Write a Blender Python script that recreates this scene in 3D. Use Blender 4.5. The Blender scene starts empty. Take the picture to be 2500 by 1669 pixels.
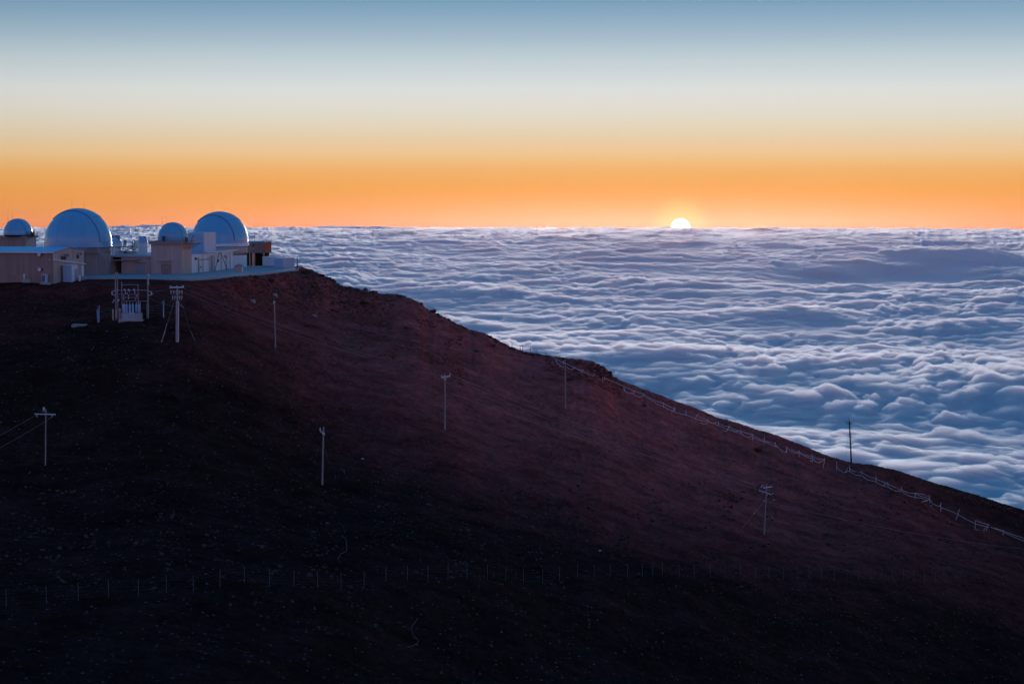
import bpy, math, random
import numpy as np
from mathutils import Vector

random.seed(7)
rng = np.random.default_rng(11)
scene = bpy.context.scene
COL = scene.collection

# ------------------------------------------------------------------ camera
F = 4665.0                      # focal length in photograph pixels (2500 wide)
PITCH = 0.0777                  # camera looks this far below the true horizontal
CP, SP = math.cos(PITCH), math.sin(PITCH)
cam_data = bpy.data.cameras.new('camera')
cam_data.sensor_width = 36.0
cam_data.lens = 36.0 * F / 2500.0
cam_data.clip_start = 0.5
cam_data.clip_end = 400000.0
cam = bpy.data.objects.new('camera', cam_data)
cam.location = (0, 0, 0)
cam.rotation_euler = (math.pi / 2 - PITCH, 0, 0)
COL.objects.link(cam)
scene.camera = cam

# ------------------------------------------------------------------ sun direction
SUN_AZ = math.atan((1661 - 1250) / F)
SUN_EL = math.radians(-1.045)
sun_vec = Vector((math.sin(SUN_AZ) * math.cos(SUN_EL), math.cos(SUN_AZ) * math.cos(SUN_EL), math.sin(SUN_EL)))

# ------------------------------------------------------------------ sky
world = bpy.data.worlds.new('World')
scene.world = world
world.use_nodes = True
nt = world.node_tree
for n in list(nt.nodes):
    nt.nodes.remove(n)
N, L = nt.nodes, nt.links


def lin(c):
    return tuple((v / 12.92 if v <= 0.04045 else ((v + 0.055) / 1.055) ** 2.4) for v in (x / 255.0 for x in c))


def elev_of_row(py):
    return math.atan((834.5 - py) / F) - PITCH


w_out = N.new('ShaderNodeOutputWorld')
w_tc = N.new('ShaderNodeTexCoord')
w_sep = N.new('ShaderNodeSeparateXYZ')
L.new(w_tc.outputs['Generated'], w_sep.inputs[0])
# elevation: compressed so that the steep twilight gradient near the horizon gets most of the ramp
w_el = N.new('ShaderNodeMath'); w_el.operation = 'ADD'; w_el.inputs[1].default_value = 0.03
L.new(w_sep.outputs['Z'], w_el.inputs[0])
w_mx = N.new('ShaderNodeMath'); w_mx.operation = 'MAXIMUM'; w_mx.inputs[1].default_value = 0.0
L.new(w_el.outputs[0], w_mx.inputs[0])
w_pw = N.new('ShaderNodeMath'); w_pw.operation = 'POWER'; w_pw.inputs[1].default_value = 0.45
L.new(w_mx.outputs[0], w_pw.inputs[0])


def rpos(el):
    return max(0.0, math.sin(el) + 0.03) ** 0.45


def ramp(stops):
    r = N.new('ShaderNodeValToRGB')
    r.color_ramp.interpolation = 'B_SPLINE' if False else 'LINEAR'
    el = r.color_ramp.elements
    while len(el) > 1:
        el.remove(el[-1])
    for i, (p, c) in enumerate(stops):
        e = el[0] if i == 0 else el.new(p)
        e.position = p
        e.color = (*c, 1)
    L.new(w_pw.outputs[0], r.inputs[0])
    return r


WEST = [(0.0, lin((205, 120, 100)))]
for py, c in ((558, (236, 130, 92)), (540, (240, 147, 93)), (500, (240, 157, 84)), (455, (239, 165, 88)),
              (415, (237, 177, 108)), (375, (236, 196, 145)), (335, (229, 206, 172)), (295, (225, 216, 195)),
              (255, (223, 221, 212)), (218, (219, 223, 221)), (185, (207, 216, 219)), (140, (190, 206, 213)),
              (90, (163, 187, 204)), (40, (138, 171, 195)), (0, (118, 158, 188))):
    WEST.append((rpos(elev_of_row(py)), tuple(0.96 * q for q in lin(c))))
WEST += [(rpos(math.radians(12)), (0.09, 0.27, 0.48)), (rpos(math.radians(25)), (0.035, 0.19, 0.44)),
         (rpos(math.radians(60)), (0.016, 0.14, 0.39)), (rpos(math.radians(90)), (0.014, 0.125, 0.37))]
r_west = ramp(WEST)
EAST = [(0.0, (0.08, 0.09, 0.16)), (rpos(math.radians(1)), (0.24, 0.22, 0.36)), (rpos(math.radians(7)), (0.66, 0.43, 0.58)),
        (rpos(math.radians(15)), (0.20, 0.24, 0.48)), (rpos(math.radians(30)), (0.022, 0.13, 0.40)),
        (rpos(math.radians(90)), (0.014, 0.125, 0.37))]
r_east = ramp(EAST)
# how far a direction points towards the sun's side of the sky
w_dot = N.new('ShaderNodeVectorMath'); w_dot.operation = 'DOT_PRODUCT'
w_dot.inputs[1].default_value = (math.sin(SUN_AZ), math.cos(SUN_AZ), 0)
L.new(w_tc.outputs['Generated'], w_dot.inputs[0])
w_side = N.new('ShaderNodeMapRange'); w_side.interpolation_type = 'SMOOTHSTEP'
w_side.inputs['From Min'].default_value = -0.75
w_side.inputs['From Max'].default_value = 0.3
L.new(w_dot.outputs['Value'], w_side.inputs['Value'])
w_mix = N.new('ShaderNodeMix'); w_mix.data_type = 'RGBA'
L.new(w_side.outputs['Result'], w_mix.inputs['Factor'])
L.new(r_east.outputs['Color'], w_mix.inputs['A'])
L.new(r_west.outputs['Color'], w_mix.inputs['B'])
# physical twilight sky laid under the graded one
w_sky = N.new('ShaderNodeTexSky')
w_sky.sky_type = 'NISHITA'
w_sky.sun_disc = False
w_sky.sun_elevation = SUN_EL
w_sky.sun_rotation = SUN_AZ
w_sky.altitude = 3050
w_bg_sky = N.new('ShaderNodeBackground'); w_bg_sky.inputs['Strength'].default_value = 0.006
L.new(w_sky.outputs['Color'], w_bg_sky.inputs['Color'])
w_bg = N.new('ShaderNodeBackground'); w_bg.inputs['Strength'].default_value = 1.0
L.new(w_mix.outputs['Result'], w_bg.inputs['Color'])
# the sky dims gently away from the sun's bearing
w_fall = N.new('ShaderNodeMapRange'); w_fall.interpolation_type = 'SMOOTHSTEP'
w_fall.inputs['From Min'].default_value = 0.90; w_fall.inputs['From Max'].default_value = 1.0
w_fall.inputs['To Min'].default_value = 0.88; w_fall.inputs['To Max'].default_value = 1.02
L.new(w_dot.outputs['Value'], w_fall.inputs['Value'])
L.new(w_fall.outputs['Result'], w_bg.inputs['Strength'])
# the sun's own disc and its narrow aureole
w_sd = N.new('ShaderNodeVectorMath'); w_sd.operation = 'DOT_PRODUCT'
w_sd.inputs[1].default_value = tuple(sun_vec)
w_nrm = N.new('ShaderNodeVectorMath'); w_nrm.operation = 'NORMALIZE'
L.new(w_tc.outputs['Generated'], w_nrm.inputs[0])
w_dif = N.new('ShaderNodeVectorMath'); w_dif.operation = 'DISTANCE'
w_dif.inputs[1].default_value = tuple(sun_vec)
L.new(w_nrm.outputs[0], w_dif.inputs[0])
w_disc = N.new('ShaderNodeMapRange')
SUN_R = 23.0 / F
w_disc.inputs['From Min'].default_value = SUN_R * 1.03
w_disc.inputs['From Max'].default_value = SUN_R * 0.94
L.new(w_dif.outputs['Value'], w_disc.inputs['Value'])
w_aur = N.new('ShaderNodeMapRange'); w_aur.interpolation_type = 'SMOOTHERSTEP'
w_aur.inputs['From Min'].default_value = SUN_R * 4.2
w_aur.inputs['From Max'].default_value = SUN_R * 0.6
L.new(w_dif.outputs['Value'], w_aur.inputs['Value'])
w_bg_disc = N.new('ShaderNodeBackground'); w_bg_disc.inputs['Color'].default_value = (1.0, 0.93, 0.82, 1)
w_ds = N.new('ShaderNodeMath'); w_ds.operation = 'MULTIPLY'; w_ds.inputs[1].default_value = 9.0
L.new(w_disc.outputs['Result'], w_ds.inputs[0]); L.new(w_ds.outputs[0], w_bg_disc.inputs['Strength'])
w_bg_aur = N.new('ShaderNodeBackground'); w_bg_aur.inputs['Color'].default_value = (1.0, 0.40, 0.10, 1)
w_as = N.new('ShaderNodeMath'); w_as.operation = 'MULTIPLY'; w_as.inputs[1].default_value = 0.42
L.new(w_aur.outputs['Result'], w_as.inputs[0]); L.new(w_as.outputs[0], w_bg_aur.inputs['Strength'])
prev = w_bg.outputs[0]
for b in (w_bg_sky, w_bg_disc, w_bg_aur):
    a = N.new('ShaderNodeAddShader')
    L.new(prev, a.inputs[0]); L.new(b.outputs[0], a.inputs[1])
    prev = a.outputs[0]
L.new(prev, w_out.inputs['Surface'])
world.cycles.sampling_method = 'MANUAL'
world.cycles.sample_map_resolution = 2048

# ------------------------------------------------------------------ sun lamp
sun_data = bpy.data.lights.new('sun', 'SUN')
sun_data.energy = 2.5
sun_data.angle = math.radians(14)   # the low sun spread by the thick air along the horizon
sun_data.color = (1.0, 0.95, 0.97)
sun = bpy.data.objects.new('sun', sun_data)
sun.rotation_euler = (-sun_vec).to_track_quat('-Z', 'Y').to_euler()
COL.objects.link(sun)

# ------------------------------------------------------------------ exposure and sampling
vs = scene.view_settings
vs.view_transform = 'Standard'
vs.look = 'None'
vs.exposure = 0.0
vs.gamma = 1.0
vs.use_curve_mapping = False
scene.display_settings.display_device = 'sRGB'
cy = scene.cycles
cy.max_bounces = 8
cy.diffuse_bounces = 3
cy.glossy_bounces = 2
cy.transparent_max_bounces = 24
cy.volume_bounces = 5
cy.caustics_reflective = False
cy.caustics_refractive = False
cy.use_denoising = True


# ------------------------------------------------------------------ helpers
def at(px, py, Y):
    """world point seen at photograph pixel (px, py) at forward distance Y metres"""
    u = (px - 1250.0) / F
    v = (834.5 - py) / F
    dy = CP + v * SP
    k = Y / dy
    return Vector((u * k, Y, (-SP + v * CP) * k))


_perm = np.random.default_rng(3).permutation(256)
_perm = np.concatenate([_perm, _perm, _perm])
_gang = np.random.default_rng(5).uniform(0, 2 * np.pi, 256)
_gx, _gy = np.cos(_gang), np.sin(_gang)


def perlin(x, y, seed=0):
    x = np.asarray(x, float) + seed * 17.31; y = np.asarray(y, float) + seed * 9.73
    xi = np.floor(x).astype(np.int64); yi = np.floor(y).astype(np.int64)
    xf = x - xi; yf = y - yi
    u = xf * xf * xf * (xf * (xf * 6 - 15) + 10); v = yf * yf * yf * (yf * (yf * 6 - 15) + 10)
    X = xi & 255; Y = yi & 255; X1 = (xi + 1) & 255; Y1 = (yi + 1) & 255

    def g(ix, iy, dx, dy):
        h = _perm[_perm[ix] + iy]
        return _gx[h] * dx + _gy[h] * dy
    a = g(X, Y, xf, yf); b = g(X1, Y, xf - 1, yf)
    c = g(X, Y1, xf, yf - 1); d = g(X1, Y1, xf - 1, yf - 1)
    return 1.41 * ((a + u * (b - a)) * (1 - v) + (c + u * (d - c)) * v)


def fbm(x, y, octs, seed=0, gain=0.5, lac=2.03):
    s = 0.0; a = 1.0; f = 1.0
    for o in range(octs):
        s = s + a * perlin(x * f, y * f, seed + o * 3)
        a *= gain; f *= lac
    return s


def sstep(a, b, x):
    t = np.clip((np.asarray(x, float) - a) / (b - a), 0, 1)
    return t * t * (3 - 2 * t)


def grid_mesh(name, P, close_u=False):
    """P: (rows, cols, 3) array of points -> quad mesh"""
    nr, nc = P.shape[:2]
    me = bpy.data.meshes.new(name)
    me.vertices.add(nr * nc)
    me.vertices.foreach_set('co', np.ascontiguousarray(P, dtype=np.float32).ravel())
    r = np.arange(nr - 1)[:, None]; ncf = nc if close_u else nc - 1
    c = np.arange(ncf)[None, :]; c1 = (c + 1) % nc
    q = np.stack([r * nc + c, r * nc + c1, (r + 1) * nc + c1, (r + 1) * nc + c], -1).reshape(-1, 4).astype(np.int32)
    me.loops.add(q.size)
    me.loops.foreach_set('vertex_index', q.ravel())
    me.polygons.add(len(q))
    me.polygons.foreach_set('loop_start', np.arange(0, q.size, 4, dtype=np.int32))
    me.polygons.foreach_set('loop_total', np.full(len(q), 4, np.int32))
    me.polygons.foreach_set('use_smooth', np.ones(len(q), bool))
    me.update(calc_edges=True)
    me.validate()
    return me


def link(name, me, mat=None, parent=None, **props):
    o = bpy.data.objects.new(name, me)
    COL.objects.link(o)
    if mat is not None and me is not None and not me.materials:
        me.materials.append(mat)
    if parent is not None:
        o.parent = parent
    for k, v in props.items():
        o[k] = v
    return o


MATS = {}


def material(name, col, rough=0.8, var=0.15, scale=1.0, metal=0.0, spec=0.3, bump=0.0, streak=None, coords='Object'):
    """procedural paint / concrete / rock: base colour broken up by two noises, optional relief"""
    if name in MATS:
        return MATS[name]
    m = bpy.data.materials.new(name); m.use_nodes = True
    t = m.node_tree; b = t.nodes['Principled BSDF']
    b.inputs['Roughness'].default_value = rough
    b.inputs['Metallic'].default_value = metal
    b.inputs['Specular IOR Level'].default_value = spec
    tc = t.nodes.new('ShaderNodeTexCoord')
    mp = t.nodes.new('ShaderNodeMapping')
    mp.inputs['Scale'].default_value = streak or (1, 1, 1)
    t.links.new(tc.outputs[coords], mp.inputs['Vector'])
    n1 = t.nodes.new('ShaderNodeTexNoise'); n1.inputs['Scale'].default_value = scale
    n1.inputs['Detail'].default_value = 6; n1.inputs['Roughness'].default_value = 0.65
    t.links.new(mp.outputs[0], n1.inputs['Vector'])
    cr = t.nodes.new('ShaderNodeValToRGB')
    lo = tuple(max(0.0, c * (1 - var)) for c in col); hi = tuple(min(1.0, c * (1 + var)) for c in col)
    cr.color_ramp.elements[0].position = 0.3; cr.color_ramp.elements[0].color = (*lo, 1)
    cr.color_ramp.elements[1].position = 0.7; cr.color_ramp.elements[1].color = (*hi, 1)
    t.links.new(n1.outputs['Fac'], cr.inputs[0])
    t.links.new(cr.outputs[0], b.inputs['Base Color'])
    if bump:
        bp = t.nodes.new('ShaderNodeBump'); bp.inputs['Strength'].default_value = 1.0
        bp.inputs['Distance'].default_value = bump
        t.links.new(n1.outputs['Fac'], bp.inputs['Height'])
        t.links.new(bp.outputs[0], b.inputs['Normal'])
    MATS[name] = m
    return m

# ================================================================== sea of clouds and the ocean under it
EARTH = 6371000.0
DECK = 1000.0


def cloud_height(x, y):
    """height of the cloud tops above the mean deck, metres; x, y in metres"""
    r = np.hypot(x, y)
    X = x / 1000.0; Yk = y / 1000.0
    wx = fbm(X / 1.9, Yk / 1.9, 3, 40) * 0.30
    wy = fbm(X / 1.9, Yk / 1.9, 3, 52) * 0.30
    Xw = X + wx; Yw = Yk + wy
    # broad swells
    big = fbm(X / 9.0, Yk / 6.5, 3, 1)
    mid = fbm(Xw / 2.2, Yw / 1.6, 2, 7)
    # rounded hummocks with creases between them
    b0 = np.abs(perlin(Xw / 1.5, Yw / 1.15, 9))
    b1 = np.abs(perlin(Xw / 0.29, Yw / 0.27, 13))
    b2 = np.abs(perlin(Xw / 0.15 + 3, Yw / 0.14, 17))
    b3 = np.abs(perlin((Xw + 0.1 * b2) / 0.085, (Yw + 0.1 * b1) / 0.078, 21))
    b4 = np.abs(perlin(Xw / 0.06, Yw / 0.055, 25))
    patch = 0.55 + 0.45 * sstep(-0.3, 0.5, fbm(X / 4.5, Yk / 4.0, 2, 31))
    mid_r = sstep(9000, 22000, r)
    h = 60 * big + 36 * mid + patch * ((50 + 90 * mid_r) * b0 + 66 * b1 + 47 * b2 + 29 * b3 + 16 * b4) - 52
    far = sstep(25000, 90000, r)
    left = 1 - sstep(-0.10, 0.04, x / np.maximum(r, 1))
    h = h + far * ((15 + 110 * left) * fbm(X / 16.0, Yk / 10.0, 4, 61, gain=0.6) + (25 + 50 * left) * np.abs(perlin(X / 5, Yk / 4, 66)))
    return h - 80 * far


def cloud_gap(x, y):
    """1 where the deck sags into a wide smooth hollow"""
    az = np.degrees(np.arctan2(x, y)); r = np.hypot(x, y) / 1000.0
    w = fbm(x / 3500.0, y / 3500.0, 4, 81)
    near = 23.0 - 0.12 * (az - 10) + 1.6 * w
    far = 29.5 + 0.25 * (az - 8) + 2.5 * w
    g = sstep(0, 2.2, r - near) * (1 - sstep(-3.0, 1.5, r - far))
    return g * sstep(6.5, 9.5, az + 1.0 * w)


def cloud_bank(x, y):
    """a few darker heads standing above the far deck"""
    az = np.degrees(np.arctan2(x, y)); r = np.hypot(x, y) / 1000.0
    s = 0.0
    for a0, wa, r0, wr, h in ((13.9, 0.75, 33.5, 1.6, 130), (11.8, 1.1, 33.0, 1.5, 80), (9.9, 0.7, 37.0, 1.8, 100), (15.3, 0.9, 44, 2.5, 90)):
        q = ((az - a0) / wa) ** 2 + ((r - r0) / wr) ** 2
        s = s + h * np.exp(-q * 1.2) * (1 + 0.5 * fbm(x / 700.0, y / 700.0, 3, 91))
    return s


def m_cloud_core():
    m = bpy.data.materials.new('cloud'); m.use_nodes = True
    t = m.node_tree
    for n in list(t.nodes):
        t.nodes.remove(n)
    o = t.nodes.new('ShaderNodeOutputMaterial')
    d = t.nodes.new('ShaderNodeBsdfDiffuse'); d.inputs['Color'].default_value = (0.42, 0.64, 0.82, 1)
    t.links.new(d.outputs[0], o.inputs['Surface'])
    return m


def m_cloud_mist():
    m = bpy.data.materials.new('cloud mist'); m.use_nodes = True
    t = m.node_tree
    for n in list(t.nodes):
        t.nodes.remove(n)
    o = t.nodes.new('ShaderNodeOutputMaterial')
    d = t.nodes.new('ShaderNodeVolumeScatter'); d.inputs['Color'].default_value = (0.76, 0.93, 0.99, 1)
    d.inputs['Density'].default_value = 0.03
    d.inputs['Anisotropy'].default_value = 0.6
    t.links.new(d.outputs[0], o.inputs['Volume'])
    return m


CL_ROWS, CL_COLS = 840, 740
CORE_DEPTH = 55.0
rad = 1.0 / np.linspace(1 / 4600.0, 1 / 150000.0, CL_ROWS)
azs = np.radians(np.linspace(-21, 21, CL_COLS))
A, R = np.meshgrid(azs, rad)
CX, CY = R * np.sin(A), R * np.cos(A)
CH = cloud_height(CX, CY)
GAP = cloud_gap(CX, CY)
base = -DECK - R * R / (2 * EARTH)
CZ = base + CH * (1 - 0.75 * GAP) - 230 * GAP + cloud_bank(CX, CY)
TOP = np.stack([CX, CY, CZ], -1)
# the opaque heart of the deck lies a little under its misty surface
K = 3
core = TOP[::2, ::2].copy()
core[:, :, 2] -= CORE_DEPTH
far_rows = []
for d in (165000, 180000, 200000):
    e = core[-1].copy(); s = d / rad[-1]
    e[:, 0] *= s; e[:, 1] *= s; e[:, 2] = -DECK - 60 - d * d / (2 * EARTH)
    far_rows.append(e[None])
core = np.concatenate([core] + far_rows, 0)
cloud_obj = link('clouds', grid_mesh('clouds', core), m_cloud_core(), kind='stuff',
                 label='sea of white clouds reaching to the horizon under the sunset')
BOT = TOP.copy()
BOT[:, :, 2] = base - 1400
BOT = BOT[::-1][::8]
if not np.allclose(BOT[-1, 0, 1], TOP[0, 0, 1]):
    b0 = TOP[:1].copy(); b0[:, :, 2] = base[0] - 1400
    BOT = np.concatenate([BOT, b0], 0)
shell = np.concatenate([TOP, BOT, TOP[:1]], 0)
mist = link('mist', grid_mesh('mist', shell), m_cloud_mist(), parent=cloud_obj)


# ------------------------------------------------------------------ the air over the clouds
def haze_box():
    # a closed slab of air round the camera and the whole scene, bent with the curve of the earth
    ya = np.array([-9000., -3000, 0, 10000, 25000, 40000, 60000, 80000, 100000, 120000, 140000, 160000, 185000, 206000])
    xa = np.linspace(-85000, 85000, 17)
    gx_, gy_ = np.meshgrid(xa, ya)
    drop = (gx_ ** 2 + gy_ ** 2) / (2 * EARTH)
    top = np.stack([gx_, gy_, 150 - drop], -1); bot = np.stack([gx_, gy_, -3600 - drop], -1)
    nr, nc = gx_.shape
    vs_ = [tuple(v) for v in top.reshape(-1, 3)] + [tuple(v) for v in bot.reshape(-1, 3)]
    o_ = nr * nc; fs_ = []
    for i in range(nr - 1):
        for j in range(nc - 1):
            a = i * nc + j
            fs_.append((a, a + 1, a + nc + 1, a + nc)); fs_.append((o_ + a, o_ + a + nc, o_ + a + nc + 1, o_ + a + 1))
    for i in range(nr - 1):
        for j in (0, nc - 1):
            a, b = i * nc + j, (i + 1) * nc + j
            fs_.append((a, b, o_ + b, o_ + a) if j == 0 else (b, a, o_ + a, o_ + b))
    for j in range(nc - 1):
        for i in (0, nr - 1):
            a, b = i * nc + j, i * nc + j + 1
            fs_.append((b, a, o_ + a, o_ + b) if i == 0 else (a, b, o_ + b, o_ + a))
    me = bpy.data.meshes.new('haze'); me.from_pydata(vs_, [], fs_); me.update()
    m = bpy.data.materials.new('haze'); m.use_nodes = True
    t = m.node_tree
    for n in list(t.nodes):
        t.nodes.remove(n)
    o = t.nodes.new('ShaderNodeOutputMaterial')
    v = t.nodes.new('ShaderNodeVolumePrincipled')
    v.inputs['Color'].default_value = (1.0, 0.50, 0.36, 1)  # orange tint puts the warm glow of the sun into the haze colour
    v.inputs['Density'].default_value = HAZE
    v.inputs['Anisotropy'].default_value = 0.85
    t.links.new(v.outputs[0], o.inputs['Volume'])
    return link('haze', me, m, kind='stuff', label='thin evening haze tinted orange as sunset glow over the far clouds')


HAZE = 6e-7
if HAZE:
    haze_box()

# ================================================================== the volcano's flank
S = 2500.0 / 2349.0
RIDGE = [(-900, 720), (-300, 694), (0, 683), (60, 683), (100, 688), (132, 691), (200, 684), (213, 680), (330, 681), (468, 682.5), (575, 675),
         (640, 669), (700, 662), (734, 659)]
RIDGE += [(x * S, y * S) for x, y in (
    (720, 626), (755, 641), (780, 655), (805, 661), (830, 666), (870, 673), (910, 676), (940, 684), (965, 698), (985, 713), (1030, 736),
    (1080, 758), (1110, 766), (1150, 786), (1175, 798), (1205, 809), (1265, 818), (1300, 824), (1330, 825), (1360, 831), (1390, 846),
    (1407, 866), (1430, 878), (1500, 903), (1580, 933), (1650, 961), (1700, 976), (1780, 1001), (1850, 1028), (1900, 1049), (1945, 1063),
    (2000, 1069), (2050, 1081), (2110, 1099), (2160, 1116), (2230, 1136), (2290, 1156), (2347, 1173))]
RIDGE += [(2700, 1310), (3000, 1400), (3600, 1560)]
RPX = np.array([p[0] for p in RIDGE]); RPY = np.array([p[1] for p in RIDGE])
# forward distance of the ridge line
RY = [(-900, 402), (0, 396), (132, 391), (213, 396), (330, 393), (468, 392), (575, 406), (734, 439), (787, 438), (1087, 430), (1380, 432), (1870, 445), (2075, 448), (2500, 462), (3000, 475), (3600, 480)]
# columns of (row, forward distance) from the bottom of the picture up to the ridge
COLS = {
    -900: [(1669, 192), (1475, 205), (1135, 290), (900, 340), (800, 372)],
    0: [(1669, 194), (1475, 218), (1135, 303), (900, 340), (780, 368)],
    430: [(1669, 196), (1440, 228), (1200, 288), (1000, 323), (838, 347), (760, 366)],
    787: [(1669, 210), (1415, 248), (1180, 318), (1000, 354), (850, 388), (740, 422)],
    1087: [(1669, 227), (1415, 268), (1200, 325), (1048, 357), (900, 394)],
    1380: [(1669, 245), (1415, 290), (1200, 345), (990, 400)],
    1870: [(1669, 275), (1415, 325), (1293, 363), (1180, 402)],
    2075: [(1669, 288), (1415, 340), (1290, 383)],
    2500: [(1669, 320), (1425, 375), (1340, 420)],
    3000: [(1669, 351), (1530, 400), (1450, 440)],
    3600: [(1669, 373), (1640, 400), (1600, 450)],
}
NT = 80
TT = np.linspace(0, 1, NT)


def ridge_py(px):
    px = np.asarray(px, float)
    rough = (1.5 * fbm(px / 13.0, px * 0 + 4.2, 3, 171, gain=0.6) + 1.2 * fbm(px / 45.0, px * 0 + 1.7, 2, 175)) * sstep(745, 790, px)
    return np.interp(px, RPX, RPY) + rough


def ridge_Y(px):
    return np.interp(px, [a for a, b in RY], [b for a, b in RY])


_RG = np.linspace(-900, 3600, 901)


def _smooth0(a, k):
    ker = np.hanning(2 * k + 3)[1:-1]; ker /= ker.sum()
    return np.convolve(np.pad(a, k, mode='edge'), ker, mode='valid')


_RS = _smooth0(np.interp(_RG, RPX, RPY), 36)


def ridge_soft(px):
    """the ridge line without its small steps; the slope below follows this one"""
    return np.interp(px, _RG, _RS)


def row_of(px, t):
    rs, rp = ridge_soft(px), ridge_py(px)
    return 1669 + (rs - 1669) * t + sstep(0.72, 1.0, t) * (rp - rs)


def t_of(px, py):
    rs, rp = float(ridge_soft(px)), float(ridge_py(px))
    t = (1669 - py) / (1669 - rs)
    for _ in range(8):
        w_ = float(sstep(0.72, 1.0, t))
        t = (1669 - py + w_ * (rp - rs)) / (1669 - rs)
    return min(1.0, max(0.0, t))


def _smooth1(a, k):
    ker = np.hanning(2 * k + 3)[1:-1]; ker /= ker.sum()
    return np.convolve(np.pad(a, k, mode='edge'), ker, mode='valid')


_colx = sorted(COLS)
_colT = []
for cx in _colx:
    rp, rY = float(ridge_py(cx)), float(ridge_Y(cx))
    pts = COLS[cx] + [(rp, rY)]
    t = np.array([(1669 - p) / (1669 - rp) for p, _ in pts]); yy = np.array([q for _, q in pts])
    _colT.append(_smooth1(np.interp(TT, t, yy), 7))
    _colT[-1][-1] = rY; _colT[-1][0] = yy[0]
_colT = np.array(_colT)                               # (ncols, NT)
_FX = np.linspace(-900, 3600, 901)
_FT = np.array([_smooth1(np.interp(_FX, _colx, _colT[:, j]), 30) for j in range(NT)]).T      # (901, NT) smooth across
_FR = ridge_Y(_FX)


def front_Y(px, t):
    """forward distance of the slope at column px, fraction t of the way from the picture's bottom to the ridge"""
    px = np.asarray(px, float); t = np.asarray(t, float)
    fi = np.clip((px + 900) / 5.0, 0, 899.999); i = fi.astype(int); f = fi - i
    gj = np.clip(t * (NT - 1), 0, NT - 1.001); j = gj.astype(int); g = gj - j
    v = (_FT[i, j] * (1 - f) + _FT[i + 1, j] * f) * (1 - g) + (_FT[i, j + 1] * (1 - f) + _FT[i + 1, j + 1] * f) * g
    w = sstep(0.8, 1.0, t)
    return v * (1 - w) + w * (v + (ridge_Y(px) - (_FT[i, -1] * (1 - f) + _FT[i + 1, -1] * f)))


def flat_len(px):
    return np.interp(px, [-900, 560, 700, 790, 3600], [70, 62, 34, 3, 3])


def relief(x, y):
    """small relief of the cinder slope, metres"""
    s = 0.7 * fbm(x / 24.0, y / 34.0, 4, 101) + 0.20 * fbm(x / 4.2, y / 6.0, 3, 107, gain=0.5)
    d = x + 0.55 * y                                                     # runnels and terracettes falling to the right
    s = s + 0.45 * fbm(d / 14.0, (y - 0.25 * x) / 40.0, 3, 113, gain=0.5)
    rocky = sstep(0.0, 0.5, fbm(x / 16.0, y / 20.0, 3, 119))
    s = s + rocky * 0.5 * np.abs(fbm(x / 1.3, y / 1.6, 3, 123, gain=0.6))
    return s


NC_F, NR_F = 860, 430
px_main = np.linspace(-160, 2660, NC_F)
px_all = np.concatenate([np.linspace(-900, -175, 40), px_main, np.linspace(2680, 3600, 40)])
rows = []
tt = np.linspace(0, 1, NR_F) ** 0.86
RPA = ridge_py(px_all)
u_all = (px_all - 1250) / F
XX, YY, ZZ = [], [], []


def project(pxv, pyv, Yv):
    u = (pxv - 1250.0) / F; v = (834.5 - pyv) / F
    k = Yv / (CP + v * SP)
    return u * k, Yv, (-SP + v * CP) * k


def rough_mask(px, t):
    edge = sstep(0.965, 1.0, t)
    pad = 1 - sstep(620, 800, px)
    return (1 - edge * pad) * (1 - 0.75 * edge)


for t in tt:
    Yv = front_Y(px_all, t)
    pyv = row_of(px_all, t)
    x, y, z = project(px_all, pyv, Yv)
    z = z + relief(x, y) * rough_mask(px_all, t)
    XX.append(x); YY.append(y); ZZ.append(z)
xr, yr, zr = project(px_all, RPA, ridge_Y(px_all))
ux = xr / yr
fl = flat_len(px_all)
for k in (0.25, 0.5, 0.75, 1.0):
    yb = yr + fl * k
    XX.append(ux * yb); YY.append(yb); ZZ.append(zr - 0.12 * fl * k / 30 * 0 - 0.02 * k)
for d in (4, 10, 20, 40, 80, 160, 320, 700, 1500, 3000, 6000):
    yb = yr + fl + d
    XX.append(ux * yb); YY.append(yb)
    ZZ.append(zr - 0.55 * d * (1 - math.exp(-d / 12.0)) + (0.02 * d) * fbm(ux * yb / 40, yb / 40, 3, 131) * (1 if d < 400 else 0))
# in front of the picture's bottom edge, up to the summit the camera stands on
x0, y0, z0 = XX[0], YY[0], ZZ[0]
pre = []
for k in (0.0, 0.1, 0.25, 0.45, 0.65, 0.8, 0.9, 0.96):
    pre.append((x0 * k, y0 * k, -3.2 * (1 - k) + z0 * k - 1.2 * (1 - k) * k * 4))
XX = [p[0] for p in pre] + XX; YY = [p[1] for p in pre] + YY; ZZ = [p[2] for p in pre] + ZZ
GP = np.stack([np.array(XX), np.array(YY), np.array(ZZ)], -1)


def ground_hit(px, py, sink=0.0):
    """the point of the slope seen at pixel (px, py)"""
    t = t_of(px, py)
    Yv = float(front_Y(px, t))
    x, y, z = project(px, float(row_of(px, t)), Yv)
    z = z + float(relief(x, y)) * float(rough_mask(np.array(px), np.array(t)))
    return Vector((x, y, z - sink))


def hit_Y(px, py):
    return float(front_Y(px, t_of(px, py)))


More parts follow.
